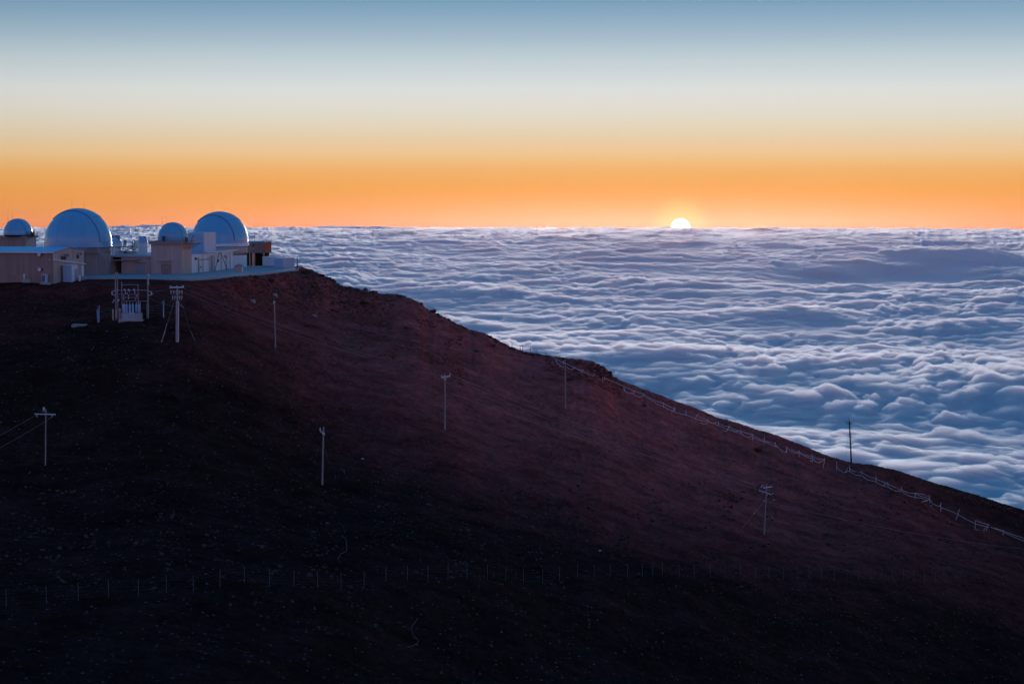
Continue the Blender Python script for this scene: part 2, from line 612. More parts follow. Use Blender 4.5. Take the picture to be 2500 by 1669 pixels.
def m_cinder():
    m = bpy.data.materials.new('volcanic cinder'); m.use_nodes = True
    t = m.node_tree; b = t.nodes['Principled BSDF']
    b.inputs['Roughness'].default_value = 0.95; b.inputs['Specular IOR Level'].default_value = 0.0
    nn = t.nodes.new; ll = t.links.new
    tc = nn('ShaderNodeTexCoord')

    def noise(scale, detail, stretch=(1, 1, 1), rough=0.6):
        mp = nn('ShaderNodeMapping'); mp.inputs['Scale'].default_value = stretch
        ll(tc.outputs['Object'], mp.inputs['Vector'])
        n = nn('ShaderNodeTexNoise'); n.inputs['Scale'].default_value = scale
        n.inputs['Detail'].default_value = detail; n.inputs['Roughness'].default_value = rough
        ll(mp.outputs[0], n.inputs['Vector'])
        return n
    # black cinder and oxidised red cinder lie in large irregular drifts
    big = noise(0.018, 5, (0.8, 1.2, 1))
    sep = nn('ShaderNodeSeparateXYZ'); ll(tc.outputs['Object'], sep.inputs[0])
    # red crest, dark basin cinder: the glow veil and dimness below are painted in
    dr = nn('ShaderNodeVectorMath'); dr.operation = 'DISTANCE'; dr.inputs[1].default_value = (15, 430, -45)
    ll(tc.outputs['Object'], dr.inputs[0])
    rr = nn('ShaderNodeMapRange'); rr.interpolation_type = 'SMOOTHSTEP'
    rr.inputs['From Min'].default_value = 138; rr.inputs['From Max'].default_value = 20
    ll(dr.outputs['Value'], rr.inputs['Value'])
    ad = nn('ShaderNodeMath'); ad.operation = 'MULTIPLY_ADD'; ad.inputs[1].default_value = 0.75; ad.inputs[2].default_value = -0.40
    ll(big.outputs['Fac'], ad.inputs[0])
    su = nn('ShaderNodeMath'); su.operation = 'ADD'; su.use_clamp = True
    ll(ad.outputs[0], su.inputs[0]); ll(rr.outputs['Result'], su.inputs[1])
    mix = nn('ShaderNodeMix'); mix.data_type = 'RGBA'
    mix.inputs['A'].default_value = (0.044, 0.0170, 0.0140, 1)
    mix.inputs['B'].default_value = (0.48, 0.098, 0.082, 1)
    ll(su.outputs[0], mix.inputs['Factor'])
    fine = noise(0.9, 8, (1, 1, 1), 0.7)
    streak = noise(0.16, 6, (0.8, 1.3, 1.3), 0.6)
    st = nn('ShaderNodeMath'); st.operation = 'MULTIPLY'; ll(fine.outputs['Fac'], st.inputs[0]); ll(streak.outputs['Fac'], st.inputs[1])
    mr = nn('ShaderNodeMapRange'); mr.inputs['From Min'].default_value = 0.12; mr.inputs['From Max'].default_value = 0.42
    mr.inputs['To Min'].default_value = 0.45; mr.inputs['To Max'].default_value = 1.7
    ll(st.outputs[0], mr.inputs['Value'])
    mu = nn('ShaderNodeVectorMath'); mu.operation = 'SCALE'
    ll(mix.outputs['Result'], mu.inputs[0]); ll(mr.outputs['Result'], mu.inputs['Scale'])
    # pebbles too small to build: scattered paler grains
    vo = nn('ShaderNodeTexVoronoi'); vo.inputs['Scale'].default_value = 1.5
    ll(tc.outputs['Object'], vo.inputs['Vector'])
    gate = nn('ShaderNodeMath'); gate.operation = 'GREATER_THAN'; gate.inputs[1].default_value = 0.80
    sc_ = nn('ShaderNodeSeparateColor'); ll(vo.outputs['Color'], sc_.inputs[0]); ll(sc_.outputs[0], gate.inputs[0])
    near = nn('ShaderNodeMapRange'); near.inputs['From Min'].default_value = 0.34; near.inputs['From Max'].default_value = 0.22
    ll(vo.outputs['Distance'], near.inputs['Value'])
    gm = nn('ShaderNodeMath'); gm.operation = 'MULTIPLY'; ll(gate.outputs[0], gm.inputs[0]); ll(near.outputs['Result'], gm.inputs[1])
    gm2 = nn('ShaderNodeMath'); gm2.operation = 'MULTIPLY'; ll(gm.outputs[0], gm2.inputs[0]); ll(sc_.outputs[1], gm2.inputs[1])
    pm = nn('ShaderNodeMix'); pm.data_type = 'RGBA'; pm.inputs['B'].default_value = (0.20, 0.13, 0.12, 1)
    ll(gm2.outputs[0], pm.inputs['Factor']); ll(mu.outputs[0], pm.inputs['A'])
    ll(pm.outputs['Result'], b.inputs['Base Color'])
    bn = noise(1.6, 8, (1, 1, 1), 0.75)
    bp = nn('ShaderNodeBump'); bp.inputs['Distance'].default_value = 0.22; bp.inputs['Strength'].default_value = 0.8
    ll(bn.outputs['Fac'], bp.inputs['Height']); ll(bp.outputs[0], b.inputs['Normal'])
    return m


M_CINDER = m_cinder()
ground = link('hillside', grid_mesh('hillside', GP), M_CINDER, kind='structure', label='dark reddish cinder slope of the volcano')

# ================================================================== mesh building helpers
PHI = math.radians(12.5)                 # the whole observatory site is turned this much
EX = Vector((math.cos(PHI), -math.sin(PHI), 0)); EY = Vector((math.sin(PHI), math.cos(PHI), 0))
PADZ = -17.50


def zof(py, Y):
    return at(1250, py, Y).z


def a_px(P, px, b=0.0):
    """local x (along EX) at which the line through P + b*EY is seen at column px"""
    u = (px - 1250.0) / F; x0 = P.x + EY.x * b; y0 = P.y + EY.y * b
    return (u * y0 - x0) / (EX.x - u * EX.y)


def b_px(P, px, a=0.0):
    u = (px - 1250.0) / F; x0 = P.x + EX.x * a; y0 = P.y + EX.y * a
    return (u * y0 - x0) / (EY.x - u * EY.y)


class MB:
    def __init__(self):
        self.v = []; self.f = []; self.smooth = []

    def add(self, verts, faces, smooth=False):
        o = len(self.v)
        self.v += [tuple(p) for p in verts]
        for f in faces:
            self.f.append(tuple(i + o for i in f)); self.smooth.append(smooth)
        return self

    def box(self, x0, x1, y0, y1, z0, z1):
        v = [(x, y, z) for z in (z0, z1) for y in (y0, y1) for x in (x0, x1)]
        return self.add(v, [(0, 2, 3, 1), (4, 5, 7, 6), (0, 1, 5, 4), (2, 6, 7, 3), (0, 4, 6, 2), (1, 3, 7, 5)])

    def prism(self, poly, z0, z1):
        n = len(poly)
        v = [(x, y, z0) for x, y in poly] + [(x, y, z1) for x, y in poly]
        f = [tuple(range(n - 1, -1, -1)), tuple(range(n, 2 * n))] + [(i, (i + 1) % n, n + (i + 1) % n, n + i) for i in range(n)]
        return self.add(v, f)

    def prism_y(self, poly, y0, y1):
        """polygon in x,z swept along y"""
        n = len(poly)
        v = [(x, y0, z) for x, z in poly] + [(x, y1, z) for x, z in poly]
        f = [tuple(range(n)), tuple(range(2 * n - 1, n - 1, -1))] + [(i, n + i, n + (i + 1) % n, (i + 1) % n) for i in range(n)]
        return self.add(v, f)

    def prism_x(self, poly, x0, x1):
        """polygon in y,z swept along x"""
        n = len(poly)
        v = [(x0, y, z) for y, z in poly] + [(x1, y, z) for y, z in poly]
        f = [tuple(range(n - 1, -1, -1)), tuple(range(n, 2 * n))] + [(i, (i + 1) % n, n + (i + 1) % n, n + i) for i in range(n)]
        return self.add(v, f)

    def tube(self, pts, r, n=6, r1=None, cap=True):
        pts = [Vector(p) for p in pts]
        m = len(pts); v = []
        for i, p in enumerate(pts):
            d = (pts[min(i + 1, m - 1)] - pts[max(i - 1, 0)])
            d = d.normalized() if d.length > 1e-9 else Vector((0, 0, 1))
            ref = Vector((0, 0, 1)) if abs(d.z) < 0.9 else Vector((1, 0, 0))
            s = d.cross(ref).normalized(); t = d.cross(s)
            rr = r if r1 is None else r + (r1 - r) * i / max(1, m - 1)
            for k in range(n):
                a = 2 * math.pi * k / n
                v.append(p + s * (math.cos(a) * rr) + t * (math.sin(a) * rr))
        f = [(i * n + k, i * n + (k + 1) % n, (i + 1) * n + (k + 1) % n, (i + 1) * n + k) for i in range(m - 1) for k in range(n)]
        self.add(v, f, n > 5)
        if cap:
            self.add([v[k] for k in range(n)], [tuple(range(n))])
            self.add([v[(m - 1) * n + k] for k in range(n)], [tuple(range(n - 1, -1, -1))])
        return self

    def lathe(self, prof, n=48, c=(0, 0, 0), smooth=True, a0=0.0, a1=2 * math.pi):
        full = abs(a1 - a0 - 2 * math.pi) < 1e-6
        k = n if full else n + 1
        v = []
        for r, z in prof:
            for i in range(k):
                a = a0 + (a1 - a0) * i / n
                v.append((c[0] + r * math.cos(a), c[1] + r * math.sin(a), c[2] + z))
        f = [(j * k + i, j * k + (i + 1) % k, (j + 1) * k + (i + 1) % k, (j + 1) * k + i)
             for j in range(len(prof) - 1) for i in range(n)]
        return self.add(v, f, smooth)

    def sphere(self, c, r, n=10, m=6, sz=1.0):
        prof = [(max(1e-4, r * math.cos(-math.pi / 2 + math.pi * j / m)), r * sz * math.sin(-math.pi / 2 + math.pi * j / m)) for j in range(m + 1)]
        return self.lathe(prof, n, c)

    def mesh(self, name):
        me = bpy.data.meshes.new(name)
        me.from_pydata(self.v, [], self.f)
        me.polygons.foreach_set('use_smooth', self.smooth)
        me.update()
        return me

    def build(self, name, mat, parent=None, **props):
        return link(name, self.mesh(name), mat, parent, **props)


def thing(name, label, cat, loc, rz=0.0, group=None):
    o = bpy.data.objects.new(name, None)
    COL.objects.link(o)
    o.location = loc; o.rotation_euler = (0, 0, rz); o.empty_display_size = 0.5
    o['label'] = label; o['category'] = cat
    if group:
        o['group'] = group
    return o


def tag(o, label, cat, group=None):
    o['label'] = label; o['category'] = cat
    if group:
        o['group'] = group
    return o


def to_local(o, p):
    """world point -> coordinates of an Empty turned about z only"""
    d = Vector(p) - Vector(o.location); c, s = math.cos(-o.rotation_euler.z), math.sin(-o.rotation_euler.z)
    return Vector((d.x * c - d.y * s, d.x * s + d.y * c, d.z))


def seal(o, name, mb, mat):
    return mb.build(name, mat, o)


# ------------------------------------------------------------------ materials
M_TAN = material('tan stucco', (0.62, 0.44, 0.385), 0.9, 0.14, 1.2, streak=(1, 1, 0.12), bump=0.01)
M_TAN_DK = material('brown metal siding', (0.40, 0.26, 0.225), 0.8, 0.22, 1.6, streak=(1, 1, 0.06), bump=0.01)
M_CONC = material('grey concrete', (0.42, 0.39, 0.40), 0.9, 0.14, 0.5, bump=0.01)
M_DRUM = material('stained grey drum wall', (0.36, 0.30, 0.28), 0.85, 0.22, 1.4, streak=(1, 1, 0.07))
M_DOME = material('blue white dome paint', (0.17, 0.46, 0.68), 0.26, 0.05, 0.25, spec=0.8)
M_SHUT = material('shutter paint', (0.18, 0.48, 0.70), 0.28, 0.06, 0.3, spec=0.8)
M_SEAM = material('seam metal', (0.16, 0.22, 0.32), 0.5, 0.1, 1.0)
M_BLUE = material('pale blue panel', (0.40, 0.57, 0.76), 0.4, 0.06, 0.5, spec=0.5)
M_ROOFB = material('blue metal roof', (0.22, 0.58, 0.82), 0.35, 0.08, 0.5, spec=0.5)
M_WHITE = material('white paint', (0.86, 0.85, 0.86), 0.55, 0.06, 0.8)
M_WHITE_W = material('weathered white boards', (0.88, 0.85, 0.85), 0.8, 0.08, 1.5, streak=(1, 1, 0.1))
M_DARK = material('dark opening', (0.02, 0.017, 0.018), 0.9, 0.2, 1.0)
M_STEEL = material('galvanised steel', (0.44, 0.42, 0.43), 0.5, 0.15, 2.0, metal=0.3)
M_DSTEEL = material('dark steel', (0.06, 0.06, 0.07), 0.6, 0.2, 2.0)
M_WOOD = material('weathered pole wood', (0.40, 0.33, 0.31), 0.9, 0.25, 3.0, streak=(1, 1, 0.1))
M_WOOD_DK = material('dark creosote pole', (0.035, 0.028, 0.032), 0.85, 0.25, 3.0, streak=(1, 1, 0.1))
M_PORC = material('glazed insulator', (0.62, 0.61, 0.68), 0.25, 0.05, 4.0, spec=0.6)
M_WIRE = material('aluminium wire', (0.42, 0.38, 0.38), 0.5, 0.1, 3.0, metal=0.2)
M_ROPE = material('bleached rope', (0.85, 0.76, 0.74), 0.9, 0.1, 6.0)
M_EDGE_GLINT = material('orange sun glint', (0.30, 0.10, 0.06), 0.8, 0.2, 3.0)  # orange of the low sun on the annex edge, put into the colour

# ================================================================== the observatory site
# ------------------------------------------------------------------ concrete apron
edge = [(120, 678.5), (213, 678.5), (330, 679.5), (468, 681), (520, 677.5), (575, 673), (640, 667), (700, 661), (728, 658.8)]


def on_pad(px, py):
    v = (834.5 - py) / F; s = math.tan(math.atan(v) - PITCH)
    return at(px, py, PADZ / s)


pp = [on_pad(*e) for e in edge]
poly = [(p.x, p.y) for p in pp] + [(-50.2, 451), (-58, 462), (-125, 452), (-125, 420)]
MB().prism(poly, PADZ - 1.0, PADZ).build('concrete_apron', M_CONC, kind='structure', label='pale concrete apron round the observatory buildings')


def dome_parts(root, c, R, beta, az, skirt, nseam=2, thick=0.028):
    """hemisphere on a short skirt, with a raised two-piece shutter; c = centre in root's local frame"""
    prof = [(R * 1.0, -skirt)] + [(R * math.cos(t), R * math.sin(t)) for t in np.linspace(0, math.pi / 2 - 0.012, 20)] + [(0.001, R)]
    d = MB().lathe(prof, 64, c).build('dome', M_DOME, root)
    MB().lathe([(R * 0.99, -skirt - 0.12), (R * 1.012, -skirt - 0.12), (R * 1.012, -skirt + 0.22), (R * 1.0, -skirt + 0.24)], 64, c).build('base_ring', M_DOME, d)
    D = Vector((math.cos(az), math.sin(az), 0)); E = Vector((math.sin(az), -math.cos(az), 0)); K = Vector((0, 0, 1)); C = Vector(c)

    def band(th0, th1, ro, nm, mat, b0=None, low=0.0):
        b0 = b0 or beta
        m = MB(); nt_, nb_ = 30, 8; g = []
        for i in range(nt_ + 1):
            th = th0 + (th1 - th0) * i / nt_
            for j in range(nb_ + 1):
                be = -b0 + 2 * b0 * j / nb_
                g.append(C + ro * (math.cos(be) * (math.cos(th) * D + math.sin(th) * K) + math.sin(be) * E))
        w = nb_ + 1
        m.add(g, [(i * w + j, i * w + j + 1, (i + 1) * w + j + 1, (i + 1) * w + j) for i in range(nt_) for j in range(nb_)], True)
        # edges of the shutter go down to the dome
        for j, rev in ((0, 1), (nb_, 0)):
            o_ = [g[i * w + j] for i in range(nt_ + 1)]; i_ = [C + (p - C) * (R * 0.985 / ro) for p in o_]
            m.add(o_ + i_, [((i, i + 1, nt_ + 2 + i, nt_ + 1 + i) if rev else (i + 1, i, nt_ + 1 + i, nt_ + 2 + i)) for i in range(nt_)])
        for i in (0, nt_):
            o_ = [g[i * w + j] for j in range(w)]; i_ = [C + (p - C) * (R * 0.985 / ro) for p in o_]
            m.add(o_ + i_, [(j, j + 1, w + j + 1, w + j) for j in range(nb_)])
        return m.build(nm, mat, d)
    band(math.radians(1), math.radians(56), R * (1 + thick * 0.55), 'lower_shutter', M_SHUT)
    band(math.radians(50), math.radians(134), R * (1 + thick * 1.15), 'upper_shutter', M_SHUT, beta * 1.02)
    # weather seal along the near edge of the slit and vertical panel seams
    for sg in (-1, 1):
        pts = []
        for i in range(31):
            th = math.radians(1 + 132 * i / 30)
            be = sg * (beta * 1.045)
            pts.append(C + R * 1.006 * (math.cos(be) * (math.cos(th) * D + math.sin(th) * K) + math.sin(be) * E))
        MB().tube(pts, R * 0.009, 5).build('seal', M_SEAM, d)
    for k in range(nseam):
        a = -math.pi / 2 + (k - (nseam - 1) / 2) * 0.42 - 0.35 * (nseam > 2) - 0.12
        pts = [C + R * 1.001 * Vector((math.cos(t) * math.cos(a), math.cos(t) * math.sin(a), math.sin(t))) for t in np.linspace(0, 1.2, 16)]
        MB().tube(pts, R * 0.0018 if nseam > 2 else R * 0.0035, 4).build('panel_seam', M_SEAM, d)
    return d


def antenna(root, p, h, r=0.028):
    MB().tube([p, (p[0], p[1], p[2] + h)], r, 5, r * 0.5).build('antenna', M_DSTEEL, root)


def railing(root, pts, h, mat, n_rails=3, step=1.2, r=0.035, name='railing'):
    m = MB()
    for i in range(len(pts) - 1):
        a, b = Vector(pts[i]), Vector(pts[i + 1]); n = max(1, int((b - a).length / step))
        for k in range(n + 1):
            q = a + (b - a) * k / n
            m.tube([q, q + Vector((0, 0, h))], r, 4)
        for j in range(n_rails):
            z = Vector((0, 0, h * (j + 1) / n_rails))
            m.tube([a + z, b + z], r * 0.8, 4)
    return m.build(name, mat, root)


# ------------------------------------------------------------------ far left: small dome on a brown block
P1 = at(62, 602, 440); P1.z = -18.0
t = thing('small_observatory', 'small blue dome on a brown block at the far left, behind the blue roof', 'observatory', P1, -PHI)
zr1 = zof(576, 440) - P1.z
aL = a_px(P1, -60); bR = b_px(P1, 90)
w = MB().box(aL, 0, 0, bR, -0.5, zr1 - 0.45).build('wall', M_TAN_DK, t)
MB().box(0.003, 0.06, 0.15, bR - 0.1, -0.5, zr1 - 0.45).build('lit_side', M_TAN, t)  # right face of the block, western glow painted as a lighter tan
MB().box(aL - 0.3, 0.35, -0.35, bR + 0.3, zr1 - 0.45, zr1 - 0.02).build('roof_slab', M_DRUM, t)
cc = at(44, 569, 442.5); cl = to_local(t, cc)
dome_parts(t, tuple(cl), 34.5 * 442.5 / F, math.radians(23), math.radians(-18) + PHI, 0.3, 1)
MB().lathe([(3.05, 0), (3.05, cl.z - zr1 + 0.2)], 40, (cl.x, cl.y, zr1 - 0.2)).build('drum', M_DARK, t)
MB().box(0.36, 2.3, 0.2, 1.6, zr1 - 0.25, zr1 - 0.12).build('platform', M_DSTEEL, t)
railing(t, [(0.2, 0.22, zr1 - 0.1), (2.28, 0.22, zr1 - 0.1), (2.28, 1.58, zr1 - 0.1)], 1.05, M_DSTEEL, 4, 0.8)
MB().box(1.15, 1.75, 0.5, 1.1, zr1 - 0.1, zr1 + 0.85).build('instrument_box', M_DSTEEL, t)
MB().tube([(1.7, 0.6, zr1 + 0.8), (2.15, 0.5, zr1 + 1.35)], 0.06, 6).lathe([(0.02, -0.05), (0.2, 0.0), (0.24, 0.12)], 10, (2.2, 0.5, zr1 + 1.4)).build('camera_arm', M_DSTEEL, t)
MB().tube([(0.3, 0.3, zr1 - 1.1), (1.3, 0.25, zr1 - 0.25)], 0.05, 5).build('bracket', M_DSTEEL, t)
for px in (19.6, 30.6):
    q = to_local(t, at(px, 545, 443)); antenna(t, (q.x, q.y, q.z), 2.6)

# ------------------------------------------------------------------ long shed with the blue roof
P2 = at(131, 690.5, 390)
t = thing('long_shed', 'long brown shed with a blue metal roof and gable end at far left', 'building', P2, -PHI)
aL = a_px(P2, -75); bG = b_px(P2, 205)
ze = zof(616, 390) - P2.z; zg = zof(604.5, 390 + 0.976 * bG / 2) - P2.z
MB().prism_x([(0, -1.2), (bG, -1.2), (bG, ze), (bG / 2, zg), (0, ze)], aL, -0.02).build('wall', M_TAN_DK, t)
MB().prism_x([(0.02, -1.2), (bG - 0.02, -1.2), (bG - 0.02, ze), (bG / 2, zg - 0.02), (0.02, ze)], -0.018, 0.05).build('gable_wall', M_TAN, t)
r = MB()
for y0, y1, s in ((-0.45, bG / 2, 1), (bG + 0.45, bG / 2, -1)):
    k = (zg - ze) / (bG / 2)
    za = ze - 0.45 * k
    lo = [(y0, za + 0.02), (y1, zg + 0.02), (y1, zg + 0.16), (y0, za + 0.16)]
    if s < 0:
        lo = lo[::-1]
    r.prism_x(lo, aL, 0.30)
rf = r.build('roof', M_ROOFB, t)
sm = MB()
for i in range(14):
    x = aL + 0.3 + i * (abs(aL) - 0.3) / 13.5
    k = (zg - ze) / (bG / 2)
    sm.tube([(x, -0.44, ze - 0.45 * k + 0.17), (x, bG / 2, zg + 0.17)], 0.022, 4)
sm.build('standing_seam', M_ROOFB, rf)
MB().prism_x([(-0.47, ze - 0.16), (-0.43, ze - 0.16), (-0.43, ze + 0.12), (-0.47, ze + 0.12)], aL, 0.31).build('eave_trim', M_WHITE_W, rf)
v = MB()
v.tube([(0.31, -0.44, ze + 0.04), (0.31, bG / 2, zg + 0.1)], 0.06, 4).tube([(0.31, bG / 2, zg + 0.1), (0.31, bG + 0.44, ze + 0.04)], 0.06, 4)
v.build('verge_trim', M_TAN, rf)
# sloping ledge across the gable
zl0 = zof(634.5, 390) - P2.z; zl1 = zof(644.5, 390 + 0.976 * bG) - P2.z
MB().prism_x([(-0.1, zl0 - 0.1), (bG + 0.1, zl1 - 0.1), (bG + 0.1, zl1 + 0.1), (-0.1, zl0 + 0.1)], 0.052, 0.42).build('ledge', M_WHITE, t)
MB().box(0.052, 0.14, 0.0, 0.12, zl0, ze).build('corner_trim', M_WHITE_W, t)
for px, py in ((151.5, 626), (158, 626), (189.5, 622.5)):
    b = b_px(P2, px); z = zof(py, 390 + 0.976 * b) - P2.z
    h = MB()
    h.lathe([(0.62, -0.0), (0.62, 0.0)], 4)
    n = 12; v0 = []; v1 = []
    hood = MB(); r0 = 0.55
    ring = [(r0 * math.cos(math.pi * i / n), r0 * math.sin(math.pi * i / n)) for i in range(n + 1)] + [(-r0, -0.75), (r0, -0.75)]
    hood.prism_x([(b + y, z + q) for y, q in ring[:n + 1]] + [(b - r0, z - 0.7), (b + r0, z - 0.7)], 0.052, 0.10)
    hd = hood.build('vent_hood', M_DSTEEL, t)
    rim = [(0.75, b + 1.08 * r0 * math.cos(math.pi * i / n), z + 1.08 * r0 * math.sin(math.pi * i / n)) for i in range(n + 1)]
    shell_ = MB(); k = n + 1
    inner = [(0.08, y, q) for _, y, q in rim]
    shell_.add(rim + inner, [(i, i + 1, k + i + 1, k + i) for i in range(n)], True)
    shell_.tube(rim, 0.05, 5)
    shell_.build('hood_rim', M_TAN, hd)
bl = b_px(P2, 177)
lad = MB()
for db in (0, 0.45):
    lad.tube([(0.16, bl + db, zl0 - 0.1), (0.16, bl + db, ze + 0.5)], 0.035, 4)
for k in range(9):
    z = zl0 + 0.1 + k * (ze + 0.3 - zl0) / 9
    lad.tube([(0.16, bl, z), (0.16, bl + 0.45, z)], 0.025, 4)
lad.build('ladder', M_TAN, t)
bp_ = b_px(P2, 201)
MB().box(0.052, 0.12, bp_ - 0.5, bp_ + 0.4, -0.6, zl1 - 0.25).build('side_door', M_WHITE_W, t)
for py in (621.6, 658):
    a = a_px(P2, 98); z = zof(py, 390) - P2.z
    L0 = MB()
    q = [(0.34 * math.cos(2 * math.pi * i / 14), 0.34 * math.sin(2 * math.pi * i / 14)) for i in range(14)]
    L0.prism_y([(a + 0.25 + x * 1.1, z + y * 1.1) for x, y in q], -0.10, -0.004)
    vv = L0.build('fan_housing', M_DSTEEL, t)
    MB().prism_y([(a + x, z + y) for x, y in q], -0.5, -0.104).build('fan_cowl', M_WHITE, vv)
a = a_px(P2, 122); z = zof(634, 390) - P2.z
MB().box(a - 0.08, a + 0.08, -0.2, -0.004, z - 0.15, z + 0.15).build('wall_lamp', M_WHITE, t)
fp = MB().prism_y([(aL, -2.0), (a_px(P2, 62), -2.0), (a_px(P2, 102), -2.0), (a_px(P2, 104), zof(683.5, 389.8) - P2.z), (a_px(P2, 62), zof(672.5, 389.8) - P2.z), (aL, zof(670, 389.8) - P2.z)], -0.22, -0.004)
fp.build('plinth', M_TAN_DK, t)

# things by the shed
P = P2 + EX * (a_px(P2, 113)) - EY * 0.75; P.z = ground_hit(113, 689).z
t = thing('air_conditioner', 'grey air conditioning unit standing against the long shed wall', 'air conditioner', P, -PHI)
hz = zof(670.5, P.y) - P.z
MB().box(-0.55, 0.55, -0.4, 0.4, 0.12, hz).build('case', M_BLUE, t)
MB().box(-0.62, 0.62, -0.46, 0.46, hz + 0.002, hz + 0.07).build('top', M_WHITE_W, t)
g = MB()
for k in range(7):
    x = -0.45 + 0.11 * k
    g.box(x, x + 0.05, -0.43, -0.402, 0.25, hz - 0.15)
g.build('louvre', M_DSTEEL, t)
MB().box(0.36, 0.5, -0.44, -0.402, 0.2, hz - 0.1).build('pipe_cover', M_WHITE, t)
MB().box(-0.8, 1.3, -0.7, 0.6, -0.6, 0.118).build('footing', M_CONC, t)

P = at(59, 681, 387.5)
t = thing('standpipe', 'short pale standpipe with a cross head in front of the long shed', 'standpipe', P)
MB().tube([(0, 0, -0.6), (0, 0, 0.95)], 0.11, 8).build('pipe', M_WHITE, t)
MB().tube([(-0.24, 0, 0.72), (0.24, 0, 0.72)], 0.09, 8).tube([(0, 0, 0.95), (0, 0, 1.08)], 0.15, 8).build('head', M_WHITE, t)
MB().box(-0.3, 1.2, -0.4, 0.4, -0.7, -0.02).build('footing', M_CONC, t)

# white equipment cabin in front of the gable
bC = b_px(P2, 172, 3.0)
P = P2 + EX * 1.2 + EY * b_px(P2, 171, 2.2); P.z = ground_hit(172, 690).z + 0.1
t = thing('equipment_cabin', 'white ribbed equipment cabin against the gable of the long shed', 'cabin', P, -PHI)
# corner of the cabin seen at px 174.5
b0 = 0.0
aF = a_px(P, 174.5); aL_ = a_px(P, 153.3); bE = b_px(P, 189, aF)
hz = zof(648, P.y) - P.z
MB().box(aL_, aF, b0, bE, -0.3, hz).build('case', M_BLUE, t)
rb = MB()
for k in range(9):
    x = aL_ + 0.1 + k * (aF - aL_ - 0.2) / 8
    rb.box(x - 0.035, x + 0.035, -0.04, -0.002, -0.2, hz - 0.08)
rb.build('rib', M_BLUE, t)
MB().box(aF + 0.002, aF + 0.03, 0.05, bE - 0.05, -0.2, hz - 0.04).build('lit_end', M_WHITE, t)  # right end of the white cabin, whiter with the sunset light painted on
MB().box(aF + 0.032, aF + 0.06, bE * 0.5, bE * 0.92, -0.1, hz * 0.78).build('door', M_STEEL, t)
MB().box(aL_ - 0.06, aF + 0.08, -0.07, bE + 0.06, hz + 0.002, hz + 0.09).build('roof_cap', M_WHITE, t)
MB().box(aL_ - 0.1, aF + 1.6, -0.5, bE + 1.2, -0.9, -0.302).build('footing', M_CONC, t)
PG = P + EX * (aF + 0.85) + EY * (bE * 0.7); PG.z = P.z - 0.25
t = thing('gas_cylinder', 'white gas cylinder standing beside the equipment cabin', 'cylinder', PG)
MB().lathe([(0.001, -0.1), (0.2, -0.1), (0.22, 0.1), (0.22, 1.35), (0.14, 1.55), (0.07, 1.6), (0.07, 1.75), (0.001, 1.76)], 14).build('tank', M_WHITE, t)
MB().box(-0.1, 0.1, -0.1, 0.1, 1.76, 1.86).build('valve', M_DSTEEL, t)

# ------------------------------------------------------------------ large dome on the left
P3 = at(191, 672, 415); P3.z = PADZ
t = thing('large_observatory', 'largest blue dome on a stained round drum, beside the long shed', 'observatory', P3, 0)
cc = to_local(t, at(191, 591, 415)); R3 = 80.5 * 415 / F
sk = cc.z - (zof(602, 415) - P3.z)
dome_parts(t, tuple(cc), R3, math.radians(18), math.radians(-19), sk, 5, 0.024)
Rd = 79.0 * 415 / F
dr = MB().lathe([(Rd, -1.0), (Rd, cc.z - sk - 0.12)], 64).build('drum', M_DRUM, t)
MB().lathe([(Rd + 0.004, cc.z - sk - 1.35), (Rd + 0.06, cc.z - sk - 1.3), (Rd + 0.06, cc.z - sk - 0.2), (Rd + 0.004, cc.z - sk - 0.15)], 64).build('collar', M_TAN_DK, dr)
ps = MB()
for k in range(22):
    a = math.radians(-150 + k * 6.6)
    ps.tube([((Rd + 0.01) * math.cos(a), (Rd + 0.01) * math.sin(a), -0.2), ((Rd + 0.01) * math.cos(a), (Rd + 0.01) * math.sin(a), cc.z - sk - 1.4)], 0.03, 4)
ps.build('panel_joint', M_TAN_DK, dr)
# curved walkway and stair
wz = zof(616, 408) - P3.z
wk = MB().lathe([(Rd + 0.02, wz - 0.1), (Rd + 1.0, wz - 0.1), (Rd + 1.0, wz), (Rd + 0.02, wz)], 40, smooth=False, a0=math.radians(-100), a1=math.radians(-42)).build('walkway', M_STEEL, t)
arc = [((Rd + 0.98) * math.cos(math.radians(a)), (Rd + 0.98) * math.sin(math.radians(a)), wz) for a in range(-100, -41, 6)]
railing(t, arc, 1.0, M_STEEL, 3, 1.0, 0.03)
st = MB(); p0 = Vector(arc[-1]); p1 = to_local(t, at(268, 636, 408)); p2_ = to_local(t, at(272, 636, 410))
n = 9
for k in range(n):
    q = p0 + (p1 - p0) * k / (n - 1)
    st.box(q.x - 0.12, q.x + 0.2, q.y - 0.35, q.y + 0.35, q.z - 0.06, q.z)
for dy in (-0.36, 0.36):
    d = Vector((0, dy, 0))
    st.tube([p0 + d, p1 + d], 0.06, 4)
    for hh in (0.5, 1.0):
        st.tube([p0 + d + Vector((0, 0, hh)), p1 + d + Vector((0, 0, hh))], 0.03, 4)
    for k in range(0, n, 2):
        q = p0 + d + (p1 - p0) * k / (n - 1)
        st.tube([q, q + Vector((0, 0, 1.0))], 0.03, 4)
st.build('stair', M_STEEL, t)
for px in (176, 205):
    q = to_local(t, at(px, 513, 415.5)); antenna(t, tuple(q), (22 if px == 176 else 23) * 415 / F + 0.3)

